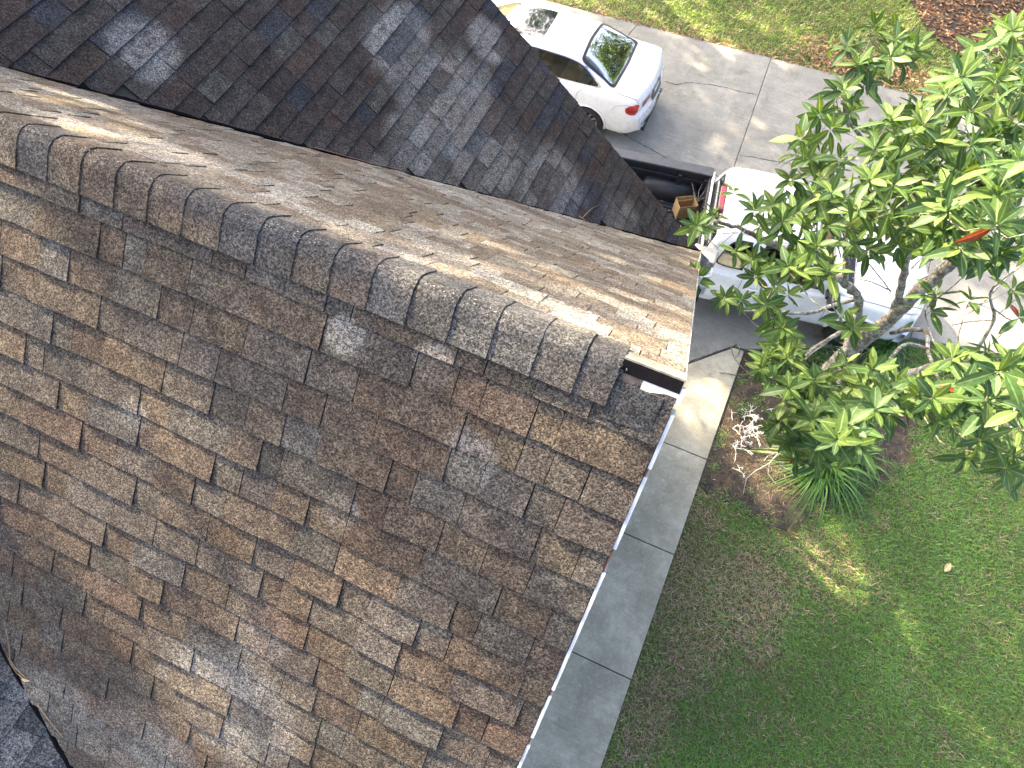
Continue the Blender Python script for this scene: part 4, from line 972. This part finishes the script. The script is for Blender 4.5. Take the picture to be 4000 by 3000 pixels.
tb = at(3150, 1580, 0); 
tree = tag(empty('bay_tree', (tb.x, tb.y, -.03)), 'lichen covered evergreen tree with whorled oval leaves overhanging the pickup truck', 'tree')
LB_ = []      # limb nodes for attaching twigs
def limb(nodes, r0, r1, name='branch', n=10, sub=5, wig=.03):
    P = [Vector(p) for p in nodes]; out = []; K = (len(P) - 1) * sub
    for i in range(len(P) - 1):
        a = P[max(i - 1, 0)]; b = P[i]; c = P[i + 1]; d = P[min(i + 2, len(P) - 1)]
        for k in range(sub):
            u = k / sub; out.append(.5 * (2 * b + (c - a) * u + (2 * a - 5 * b + 4 * c - d) * u * u + (3 * b - a - 3 * c + d) * u ** 3))
    out.append(P[-1]); rad = []
    for i in range(len(out)):
        t = i / (len(out) - 1); rad.append((r0 + (r1 - r0) * t) * random.uniform(.9, 1.12))
        if 0 < i < len(out) - 1: out[i] = out[i] + Vector((random.uniform(-wig, wig), random.uniform(-wig, wig), random.uniform(-wig, wig))) * (r0 * 8 if r0 < .05 else .5)
    m = MB(); m.tube(out, rad, n); o = m.build(name, M_BARK, tree, True)
    LB_.extend((p, r) for p, r in zip(out, rad)); return out
A = at
T2 = A(3338, 1352, 1.9)
limb([tb + Vector((0, 0, -.08)), A(3215, 1490, .7), A(3270, 1415, 1.3), T2], .135, .10, 'trunk', 14, 6, .02)
limb([T2 + Vector((0, 0, -.05)), A(3430, 1285, 2.5), A(3560, 1160, 3.3), A(3706, 1040, 3.9), A(3840, 890, 4.5), A(3930, 720, 5.0), A(3970, 560, 5.3)], .098, .035)
limb([A(3290, 1440, 1.2), A(3400, 1500, 1.6), A(3540, 1467, 2.1), A(3760, 1410, 2.8), A(4000, 1384, 3.4), A(4200, 1300, 4.0)], .085, .05)
limb([T2 + Vector((0, 0, -.1)), A(3350, 1240, 2.6), A(3352, 1160, 3.1), A(3290, 1100, 3.5), A(3200, 1070, 3.9), A(3080, 985, 4.4), A(2960, 925, 4.8), A(2860, 885, 5.0), A(2790, 862, 5.1)], .060, .012)
limb([A(3480, 1240, 2.7), A(3515, 1138, 3.4), A(3540, 1020, 4.0), A(3552, 900, 4.6), A(3520, 760, 5.1), A(3450, 640, 5.4), A(3420, 520, 5.6)], .048, .014)
limb([A(3540, 1020, 4.0), A(3600, 870, 4.7), A(3640, 700, 5.2), A(3690, 540, 5.5)], .034, .012)
limb([A(3760, 990, 4.1), A(3850, 960, 4.5), A(3960, 900, 4.9), A(4060, 820, 5.2)], .03, .014)
limb([A(3352, 1170, 3.05), A(3260, 1190, 3.1), A(3150, 1225, 3.2), A(2990, 1215, 3.5), A(2900, 1215, 3.8), A(2850, 1170, 4.1)], .028, .008)
limb([A(3345, 1230, 2.7), A(3290, 1290, 2.9), A(3170, 1370, 3.3), A(3090, 1450, 3.6), A(3010, 1530, 3.8)], .032, .010)
limb([A(3320, 1300, 2.3), A(3290, 1400, 2.6), A(3270, 1500, 3.2), A(3220, 1600, 3.7), A(3180, 1690, 4.0)], .034, .012)
limb([A(3480, 1300, 2.5), A(3610, 1290, 3.0), A(3625, 1370, 3.2), A(3660, 1470, 3.6), A(3690, 1540, 4.0)], .03, .012)
limb([A(3625, 1365, 3.2), A(3540, 1345, 3.3), A(3480, 1400, 3.6), A(3440, 1500, 4.0), A(3390, 1650, 4.6), A(3350, 1720, 4.9)], .022, .009)
limb([A(3800, 1395, 2.9), A(3880, 1250, 3.4), A(3870, 1140, 3.8), A(3960, 1060, 4.2)], .022, .01)
limb([A(3760, 1410, 2.8), A(3850, 1490, 3.4), A(3900, 1600, 3.9), A(3960, 1700, 4.2), A(4000, 1790, 4.4)], .028, .01)
limb([A(3300, 1105, 3.45), A(3310, 1000, 4.0), A(3260, 900, 4.6), A(3200, 800, 5.0), A(3130, 680, 5.3)], .03, .01)
limb([A(3450, 640, 5.4), A(3350, 520, 5.6), A(3290, 400, 5.8), A(3350, 260, 6.0), A(3400, 160, 6.1)], .018, .007)
limb([A(3690, 540, 5.5), A(3740, 420, 5.7), A(3800, 320, 5.9), A(3900, 220, 6.0)], .018, .007)
# bare dead twigs near the trunk
for pts in ([(3480, 1140, 3.3), (3420, 1060, 3.4), (3380, 1020, 3.5), (3320, 1000, 3.55)], [(3470, 1130, 3.4), (3400, 1100, 3.5), (3330, 1085, 3.5)], [(3560, 1050, 3.8), (3600, 1010, 3.9), (3640, 985, 4.0)],
            [(3870, 1150, 3.7), (3930, 1090, 3.8), (3990, 1040, 3.9)], [(3880, 1250, 3.4), (3940, 1190, 3.5), (4000, 1150, 3.6)], [(3880, 1250, 3.4), (3800, 1255, 3.45), (3720, 1270, 3.5)], [(3870, 1150, 3.75), (3820, 1200, 3.7), (3740, 1250, 3.7)], [(3875, 1200, 3.6), (3950, 1250, 3.6), (4000, 1230, 3.6)],
            [(3090, 1450, 3.5), (3010, 1475, 3.4), (2930, 1460, 3.3), (2870, 1400, 3.3), (2850, 1330, 3.3)], [(2930, 1460, 3.3), (2880, 1465, 3.2), (2810, 1455, 3.1)], [(2870, 1400, 3.3), (2890, 1370, 3.3), (2870, 1320, 3.4)], [(3180, 1690, 3.6), (3150, 1780, 2.4), (3060, 1830, 1.2)], [(3290, 1280, 2.8), (3240, 1330, 2.9), (3160, 1390, 3.1), (3120, 1450, 3.2)]):
    limb([A(*p) for p in pts], .010, .004, 'branch', 5, 4, .03)
# foliage whorls: pixel centre, leaf length in the picture, count
WH = []
def W_(lst, lp, n=2, sp=42):
    for x, y in lst: WH.append((x, y, lp, n, sp))
W_([(3310, 170), (3420, 130), (3500, 150), (3540, 250), (3400, 250), (3480, 220), (3330, 260), (3560, 170)], 62, 3)
W_([(3200, 450), (3130, 540), (3250, 500), (3320, 440), (3380, 330), (3300, 350), (3160, 620), (3090, 700), (3200, 640), (3280, 620), (3110, 600)], 68, 2)
W_([(3900, 160), (3960, 120), (3850, 240), (3940, 280), (3990, 220)], 64, 3)
W_([(3600, 420), (3700, 370), (3760, 300), (3650, 520), (3800, 430), (3900, 400), (3980, 350), (3560, 500), (3480, 470), (3420, 580), (3500, 600), (3600, 640), (3700, 600), (3800, 560), (3900, 520), (3980, 480)], 74, 3)
W_([(3400, 700), (3490, 720), (3580, 740), (3700, 720), (3800, 690), (3900, 650), (3980, 620), (3320, 760), (3390, 830), (3480, 830), (3590, 830), (3700, 820), (3800, 790), (3900, 760), (3980, 740)], 80, 3)
W_([(3100, 790), (3190, 770), (3060, 860), (3150, 870), (3240, 880), (3020, 800), (3260, 800), (3330, 900)], 66, 3)
W_([(2868, 748), (2785, 835), (2760, 885), (2720, 880)], 64, 1, 10)
W_([(2950, 820), (2970, 880), (3050, 910), (3110, 950), (3190, 960), (3270, 960), (3340, 950)], 66, 1)
W_([(2875, 980), (2950, 1080), (3000, 1040), (2720, 1085), (2830, 1165), (2900, 1170), (3030, 1120), (3080, 1150), (2990, 1190), (2940, 1010)], 66, 1, 18)
W_([(3150, 1020), (3220, 1030), (3440, 980), (3510, 960), (3540, 880), (3080, 1040)], 68, 2)
W_([(3740, 880), (3830, 850), (3900, 880), (3980, 850), (3750, 970), (3830, 960), (3900, 990), (3970, 960), (3680, 900), (3620, 930)], 84, 2)
W_([(3650, 1150), (3640, 1210), (3290, 1230), (3330, 1280), (3240, 1060)], 78, 1, 20)
W_([(3790, 1170), (3960, 1130), (3985, 1240)], 58, 1, 15)
W_([(3060, 1280), (3030, 1340), (3100, 1360), (3000, 1390), (3070, 1420)], 68, 3, 40)
W_([(3020, 1470), (3100, 1500), (3180, 1480), (3250, 1520), (3320, 1480), (3060, 1560), (3140, 1590), (3220, 1600), (3300, 1580), (3050, 1640), (3110, 1680), (3190, 1690), (3270, 1660), (3350, 1620), (3120, 1740), (3200, 1750)], 72, 3, 48)
W_([(3410, 1440), (3380, 1500), (3440, 1540), (3500, 1490), (3420, 1600), (3480, 1620), (3540, 1590), (3590, 1540)], 80, 2)
W_([(3350, 1735)], 102, 1, 5); W_([(3270, 1720), (3310, 1660)], 88, 1, 10)
W_([(3620, 1590), (3680, 1620), (3740, 1630), (3800, 1560), (3860, 1560), (3690, 1550)], 86, 2, 35)
W_([(3720, 1400), (3790, 1440), (3850, 1390), (3900, 1450), (3960, 1420), (3990, 1520), (3770, 1490)], 84, 2, 40)
W_([(3830, 1720), (3890, 1750), (3850, 1790), (3960, 1780), (3990, 1830), (3930, 1830)], 74, 2, 35)
W_([(3995, 1600), (3980, 1670), (4060, 1500), (4080, 1700), (4080, 900), (4080, 600), (4080, 300)], 92, 1, 20)
LEAF_L = .155
leaves = []; twigs = MB(); CW = []
for (x, y, lp, n, sp) in WH:
    for k in range(n):
        px = x + (random.gauss(0, sp) if k else 0); py = y + (random.gauss(0, sp * .8) if k else 0)
        l = lp * random.uniform(.88, 1.12) * (1 if k == 0 else random.uniform(.82, 1.0)); D = min(LEAF_L * FPX / l, 7.2)
        c = atD(px, py, D); CW.append((min((q_[0] - c).length for q_ in LB_), c))
CW.sort(key=lambda q_: q_[0])
for _, c in CW:
    if True:
        # twig back to the nearest limb or twig
        best = min(LB_, key=lambda q_: (q_[0] - c).length + (.25 if q_[0].z > c.z else 0)); b = best[0]
        ax = (c - b); ax = (ax.normalized() * .5 + Vector((0, 0, .75)) + Vector((random.uniform(-.35, .35), random.uniform(-.35, .35), 0))).normalized()
        mid = b.lerp(c, .55) - Vector((0, 0, .05 + .06 * (c - b).length)); dlen = (c - b).length
        r_ = .0032 + .0016 * dlen
        twigs.tube([b, b.lerp(mid, .6), mid, c - ax * .06, c], [r_ * 1.3, r_ * 1.15, r_, r_ * .8, r_ * .55], 5, cap=False)
        LB_.append((mid, r_)); LB_.append((c - ax * .06, r_))
        u = ax.orthogonal().normalized(); v = ax.cross(u); nl = random.randint(7, 11); ph = random.uniform(0, 6.28)
        for j in range(nl):
            a = ph + j * 2.39996; t = j / nl; el = math.radians(68 - 74 * (1 - t) ** .8 * 1.0 + random.uniform(-14, 14)) if j > 2 else math.radians(random.uniform(-30, 8))
            dr = (u * math.cos(a) + v * math.sin(a)) * math.cos(el) + ax * math.sin(el)
            L = LEAF_L * (1.16 - .48 * t) * random.uniform(.82, 1.15)
            side = ax.cross(dr).normalized(); up = dr.cross(side).normalized()
            if up.dot(ax) < 0: up = -up; side = -side
            tw = random.uniform(-.5, .5); s2 = side * math.cos(tw) + up * math.sin(tw); u2 = dr.cross(s2).normalized()
            if u2.dot(up) < 0: u2 = -u2
            s2 = u2.cross(dr)
            o_ = c + dr * .012 - ax * .02 * (1 - t)
            M = Matrix(((dr.x * L, s2.x * L, u2.x * L, o_.x), (dr.y * L, s2.y * L, u2.y * L, o_.y), (dr.z * L, s2.z * L, u2.z * L, o_.z), (0, 0, 0, 1)))
            vi = random.randrange(10)
            if t > .7 and random.random() < .6: vi = random.choice([3, 5, 9])
            if random.random() < .0025: vi = -1
            pp = proj(o_); size = L * abs(u2.dot((CAM - o_).normalized())) / pp[2] if (0 < pp[0] < 4000 and 0 < pp[1] < 3000) else 0
            leaves.append((size, M, vi))
tag(twigs.build('twig', M_BARK, tree, True), kind='stuff')
order = sorted(range(len(leaves)), key=lambda i: -leaves[i][0]); single = set(order[:300]); PI_ = Matrix.Translation((tb.x, tb.y, -.03)).inverted()
fo = MB()
for i, (sz, M, vi) in enumerate(leaves):
    if i in single:
        o = bpy.data.objects.new('leaf', VMESH[vi] if vi >= 0 else REDM); col.objects.link(o); o.parent = tree; o.matrix_parent_inverse = PI_; o.matrix_basis = M
    else:
        vs, fs, cs = VAR[vi] if vi >= 0 else RV; b = len(fo.v); fo.v += [tuple(M @ Vector(p)) for p in vs]; fo.f += [tuple(k + b for k in f) for f in fs]; fo.c += cs
tag(fo.build('foliage', M_LEAF, tree, True), kind='stuff')
# grey hanging moss wisps on the trunk
m = MB()
for k in range(260):
    p, r = random.choice([q_ for q_ in LB_[:34]]); d = Vector((random.gauss(0, 1), random.gauss(0, 1), random.gauss(0, .7))).normalized(); s0 = p + d * r * .9
    m.tube([s0, s0 + d * .03 + Vector((random.gauss(0, .015), random.gauss(0, .015), -.01)), s0 + d * .05 + Vector((random.gauss(0, .03), random.gauss(0, .03), -.05))], [.0035, .0025, .0012], 4, cap=False)
tag(m.build('lichen_wisp', simple('grey_lichen', (.38, .38, .33), .95, .2, 40), tree), kind='stuff')

# ------------------------------------------------------------------ plants in the bed
M_STRAP = mat_tone('strap_leaf', .5, .15, 20, .4, .25)
def strap(name, base, n, L, W, label, spread=1.0, cols=((.075, .175, .030), (.10, .22, .040), (.14, .27, .07), (.05, .12, .03))):
    root = tag(empty(name, base), label, 'plant', 'strap leaf plants around the tree'); m = MB()
    for k in range(n):
        a = random.uniform(0, 6.283); l = L * random.uniform(.6, 1.2); sp = spread * random.uniform(.25, 1.0); d = Vector((math.cos(a), math.sin(a), 0)); s_ = Vector((-d.y, d.x, 0)) * W * random.uniform(.7, 1.2) * .5
        b = Vector(base) + d * random.uniform(0, .14) * spread + Vector((random.gauss(0, .05), random.gauss(0, .05), 0)); vs = []; N_ = 6
        for i in range(N_ + 1):
            t = i / N_; out = l * sp * (t * .55 + t * t * .45); h = l * (1.15 - .55 * sp) * (t * 1.35 - t * t * (1.05 + .35 * sp))
            p = b + d * out + Vector((0, 0, max(h, .01 - .03 * t))); w_ = s_ * (1 - t ** 3) + s_ * .05; vs += [p - w_, p + w_]
        m.add(vs, [(2 * i, 2 * i + 1, 2 * i + 3, 2 * i + 2) for i in range(N_)], random.choice(cols))
    tag(m.build('strap_leaves', M_STRAP, root, True), kind='stuff'); return root
p = A(3200, 1830); strap('strap_leaf_plant', (p.x, p.y, -.03), 380, 1.1, .018, 'large fountain of strap leaves at the lawn edge below the tree', 1.0)
p = A(3450, 1360); strap('strap_leaf_plant', (p.x, p.y, -.03), 170, .75, .015, 'grassy strap leaf clump in front of the truck bumper', .95)
p = A(3330, 1780); strap('strap_leaf_plant', (p.x, p.y, -.03), 120, .8, .015, 'strap leaf clump half hidden under the tree leaves by the lawn', 1.0)
p = A(3360, 1500); strap('strap_leaf_plant', (p.x, p.y, -.03), 90, .7, .015, 'strap leaf clump growing beside the tree trunk', .9)
def sprout(name, base, n, L, label, cols, cat='plant', grp='small weeds in the bed', hgt=.1):
    root = tag(empty(name, base), label, cat, grp); m = MB()
    for k in range(n):
        a = random.uniform(0, 6.283); el = random.uniform(.1, 1.0); d = Vector((math.cos(a) * math.cos(el), math.sin(a) * math.cos(el), math.sin(el))); b = Vector(base) + Vector((random.gauss(0, hgt * .55), random.gauss(0, hgt * .55), random.uniform(.01, hgt)))
        s_ = d.cross(Vector((0, 0, 1))).normalized() * L * .2; q_ = b + d * L; c = b + d * L * .5 + Vector((0, 0, L * .08))
        m.add([b, c - s_, q_, c + s_], [(0, 1, 2, 3)], random.choice(cols))
    tag(m.build('leaves', M_STRAP, root), kind='stuff'); return root
GC = ((.10, .20, .03), (.14, .25, .045), (.07, .15, .025))
for px, py, n, L, lab, h in ((2895, 1600, 70, .05, 'bright green ferny shrub beside the bare white twigs', .13), (2960, 1575, 60, .05, 'yellow green seedling cluster just right of the ferny shrub', .11), (3150, 1850, 160, .07, 'leafy green weed growing at the left of the strap leaf fountain', .2),
                              (2990, 1870, 14, .035, 'tiny weed alone on the pine straw', .05), (2920, 1915, 18, .035, 'small weed at the curved lawn edge', .05), (3200, 1420, 160, .09, 'low green shrub at the foot of the tree trunk', .24), (3270, 1330, 140, .09, 'low green shrub next to the truck front wheel', .22), (3010, 1440, 110, .10, 'dark leafy sapling beside the sidewalk', .22), (3560, 1450, 60, .06, 'small weedy patch below the right hand limb', .2)):
    p = A(px, py); sprout('weed' if n < 100 else 'low_shrub', (p.x, p.y, -.02), n, L, lab, GC if n < 100 else ((.06, .14, .025), (.08, .17, .03), (.045, .10, .02)), grp='small weeds in the bed' if n < 100 else 'low shrubs in the bed', hgt=h)
# bare white lichen twigs of a dead azalea
M_WT = simple('white_lichen_twig', (.62, .63, .60), .9, .12, 50)
def dead_shrub(base, n, label, spread=.4):
    root = tag(empty('dead_shrub', base), label, 'shrub', 'dead shrubs in the bed'); m = MB()
    def grow(p, d, l, r, k):
        pts = [p]; 
        for i in range(3):
            d = (d + Vector((random.gauss(0, .35), random.gauss(0, .35), random.gauss(0, .2)))).normalized(); p = p + d * l / 3; pts.append(p)
        m.tube(pts, [r, r * .9, r * .8, r * .7], 5)
        if k > 0:
            for _ in range(random.choice((2, 2, 3))): grow(p, (d + Vector((random.gauss(0, .7), random.gauss(0, .7), random.gauss(0, .35)))).normalized(), l * .68, r * .75, k - 1)
    for k in range(n):
        a = random.uniform(0, 6.283); grow(Vector(base) + Vector((random.gauss(0, .12), random.gauss(0, .12), 0)), Vector((math.cos(a), math.sin(a), .45)).normalized(), spread * random.uniform(.35, .6), .0075, 3)
    m.build('stem', M_WT, root, True); return root
p = A(2890, 1680); dead_shrub((p.x, p.y, -.03), 7, 'tangle of bare white twigs on the pine straw beside the sidewalk', .38)
p = A(2990, 1650); dead_shrub((p.x, p.y, -.03), 5, 'bare white twigs half under the tree leaves', .36)
p = A(2890, 1770); dead_shrub((p.x, p.y, -.03), 3, 'small forked white twig nearest the lawn edge', .26)
p0 = A(3050, 1760); 
twig('fallen_branch', (p0.x, p0.y, 0), [[A(3050, 1760, .25), A(3005, 1810, .15), A(2950, 1840, .08), A(2915, 1870, .03), A(2903, 1930, .01)], [A(3040, 1775, .2), A(3050, 1820, .1), A(3055, 1850, .02)], [A(3005, 1810, .15), A(3000, 1850, .06), A(3030, 1890, .01)], [A(3050, 1820, .1), A(3090, 1840, .04), A(3130, 1845, .01)], [A(3040, 1770, .2), A(3000, 1780, .1), A(2985, 1800, .03)]], .010, M_TWIG, 'long bare grey branch lying at the bed edge', 'branch')

# ------------------------------------------------------------------ debris on roof and lawn
def onf(px, py, h=.02): return front(px, py) + Vector((0, -MP, 1)).normalized() * h
b0 = onf(40, 2490)
twig('fallen_twig', b0, [[onf(40, 2450), onf(52, 2520), onf(55, 2580), onf(80, 2620), onf(120, 2650)], [onf(50, 2560), onf(75, 2600), onf(118, 2640)]], .0035, simple('brown_twig', (.22, .15, .09), .9), 'thin brown twig lying across the lower left roof valley', 'twig')
twig('pine_needle', onf(200, 2800), [[onf(160, 2740), onf(195, 2790), onf(260, 2870)]], .003, simple('straw_needle', (.30, .21, .11), .8), 'straw coloured pine needle in the lower left valley', 'pine needle')
nb = vback(2.63) + Vector((0, 0, .03))
twig('pine_needle', nb, [[vback(2.95) + Vector((0, 0, .035)), vback(2.75) + Vector((0, -.01, .04)), vback(2.45) + Vector((0, .01, .035))]], .004, simple('red_needle', (.25, .13, .08), .8), 'reddish pine needles caught in the long dark valley', 'pine needle')
nb = vback(1.22) + Vector((0, 0, .04))
twig('fallen_twig', nb, [[nb, nb + Vector((.05, .1, .05)), nb + Vector((.1, .12, .11))], [nb + Vector((-.06, .02, 0)), nb, nb + Vector((.08, -.02, .0))]], .004, simple('tan_twig', (.28, .20, .11), .9), 'small tan twig caught in the valley above the truck', 'twig')
def dleaf(name, P, nrm, L, c, rz, label, cat='leaf'):
    vs, fs, cs = leaf_geo(L, L * .45, .12, .1, c); m = MB(); m.v = vs; m.f = fs; m.c = cs
    o = link(name, m.mesh(name, True), M_LITTER); n_ = Vector(nrm).normalized(); t = Vector((math.cos(rz), math.sin(rz), 0)); t = (t - n_ * t.dot(n_)).normalized(); s_ = n_.cross(t)
    o.matrix_basis = Matrix(((t.x, s_.x, n_.x, P[0]), (t.y, s_.y, n_.y, P[1]), (t.z, s_.z, n_.z, P[2]), (0, 0, 0, 1))); return tag(o, label, cat)
dleaf('dry_leaf', onf(100, 2640, .022), (0, -MP, 1), .05, (.42, .33, .18), .3, 'curled tan dry leaf on the lower left valley twig')
dleaf('dry_leaf', onf(5, 2490, .022), (0, -MP, 1), .035, (.45, .10, .03), 1.2, 'orange dry leaf at the left picture edge on the roof')
p = A(3685, 2865, .0); dleaf('dry_leaf', (p.x - .04, p.y, .012), (.1, 0, 1), .10, (.09, .055, .045), .6, 'single dark brown leaf lying on the green lawn')
p = A(3690, 2210, .0); dleaf('dry_leaf', (p.x, p.y - .09, .014), (0, .1, 1), .20, (.40, .33, .15), 1.1, 'long straw yellow leaf on the lawn below the tree')
p = A(2985, 2420, .0); dleaf('dry_leaf', (p.x, p.y, .012), (.1, .1, 1), .10, (.30, .20, .10), 2.4, 'tan leaf lying on the bare brown lawn patch')
p = A(3640, 1080, 3.3); dleaf('dry_leaf', p, (.6, -.6, .4), .16, (.22, .09, .04), 3.9, 'withered brown leaf hanging from the leaning limb')

# ------------------------------------------------------------------ tall trees upwind of the sun that shade the place (out of the picture)
M_OAKL = mat_tone('oak_leaf', .6, .2, 10, .3, .25)
def shade_tree(base, h, crown, nleaf, label, seed, clumps=34):
    r = np.random.default_rng(seed); root = tag(empty('oak_tree', base), label, 'tree', 'tall trees shading the house')
    cx, cy, cz, rx, ry, rz = crown; m = MB(); b = Vector(base)
    m.tube([b, b + Vector((.1, .1, h * .3)), Vector((cx, cy, cz - rz * .5))], [.35, .27, .18], 10)
    cc = []
    while len(cc) < clumps:
        q_ = r.normal(0, .5, 3)
        if (q_ ** 2).sum() < 1: cc.append((cx + q_[0] * rx, cy + q_[1] * ry, cz + q_[2] * rz))
    for c in cc: m.tube([Vector((cx, cy, cz - rz * .5)), Vector((cx, cy, cz - rz * .5)).lerp(Vector(c), .5) + Vector((0, 0, .2)), Vector(c)], [.09, .05, .02], 5, cap=False)
    m.build('trunk', M_BARK, root, True)
    cc = np.array(cc); P = cc[r.integers(0, clumps, nleaf)] + r.normal(0, 1, (nleaf, 3)) * np.array([.62, .62, .45])
    sa = P[:, 0] * .4226 + P[:, 1] * .9063; sb_ = P[:, 2] * math.cos(SUN_EL) - (-.9063 * P[:, 0] + .4226 * P[:, 1]) * math.sin(SUN_EL)
    ok = np.ones(nleaf, bool)      # leaves cleared along sun rays so sun patches land on chosen spots
    for a0, a1, b0, b1, pr_g in ((-2.15, -1.1, 4.2, 5.9, .92), (3.9, 4.9, -.7, .55, .8), (11.0, 11.7, -4.8, -3.5, .8), (12.4, 13.4, -4.0, -2.9, .75), (10.3, 10.8, -3.9, -2.6, .6), (8.7, 9.9, .3, 1.6, .85), (-1.0, -.5, 3.6, 4.9, .75), (.15, .55, 4.6, 5.7, .7), (1.0, 1.55, 4.1, 4.9, .75), (4.0, 6.0, 4.6, 5.6, .8)):
        ok &= ~((sa > a0) & (sa < a1) & (sb_ > b0) & (sb_ < b1) & (r.random(nleaf) < pr_g))
    P = P[ok]; nleaf = len(P)
    a = r.normal(0, 1, (nleaf, 3)); a /= np.linalg.norm(a, axis=1)[:, None]; t = r.normal(0, 1, (nleaf, 3)); t -= a * (a * t).sum(1)[:, None]; t /= np.linalg.norm(t, axis=1)[:, None]; s_ = np.cross(a, t)
    L = .17 * r.uniform(.7, 1.3, (nleaf, 1)); V = np.stack([P - t * L, P - s_ * L * .5, P + t * L, P + s_ * L * .5], 1).reshape(-1, 3)
    C = np.repeat(palette(nleaf, [(.05, .10, .02), (.07, .13, .03), (.04, .08, .02)], [1, 1, 1]), 4, 0)
    tag(link('crown', np_mesh('crown', V, np.arange(nleaf * 4), np.full(nleaf, 4), C), M_OAKL, root), kind='stuff')
shade_tree((-15, 7.0, -.06), 12, (-14.5, 6.5, 14.0, 4.2, 4.2, 4.0), 11000, 'tall oak left of the house shading the near roof', 21)
shade_tree((-13.5, 1.5, -.06), 12, (-12.6, 2.3, 13.2, 1.4, 1.1, 1.5), 5000, 'slim oak added out of view to shade the lower roof corner', 25, 16)  # unseen dense crown added to block sun from the lower left roof
shade_tree((-16, 14.0, -.06), 12, (-15.5, 13.0, 13.5, 4.0, 4.2, 4.8), 12000, 'tall oak shading the lawn beside the sidewalk', 22)
shade_tree((-15, 21.0, -.06), 12, (-14.5, 18.8, 13.0, 4.0, 4.2, 4.6), 9000, 'tall oak shading the driveway and the sedan', 23)
shade_tree((-10, 26.0, -.06), 12, (-9.5, 25.5, 10.0, 3.5, 4.5, 4.0), 5000, 'tall oak left of the far lawn', 24)
shade_tree((5.5, 23.0, -.06), 10, (3.5, 23.5, 9.5, 8.5, 5.0, 6.0), 17000, 'spreading oak standing over the mulch bed', 26, 80)
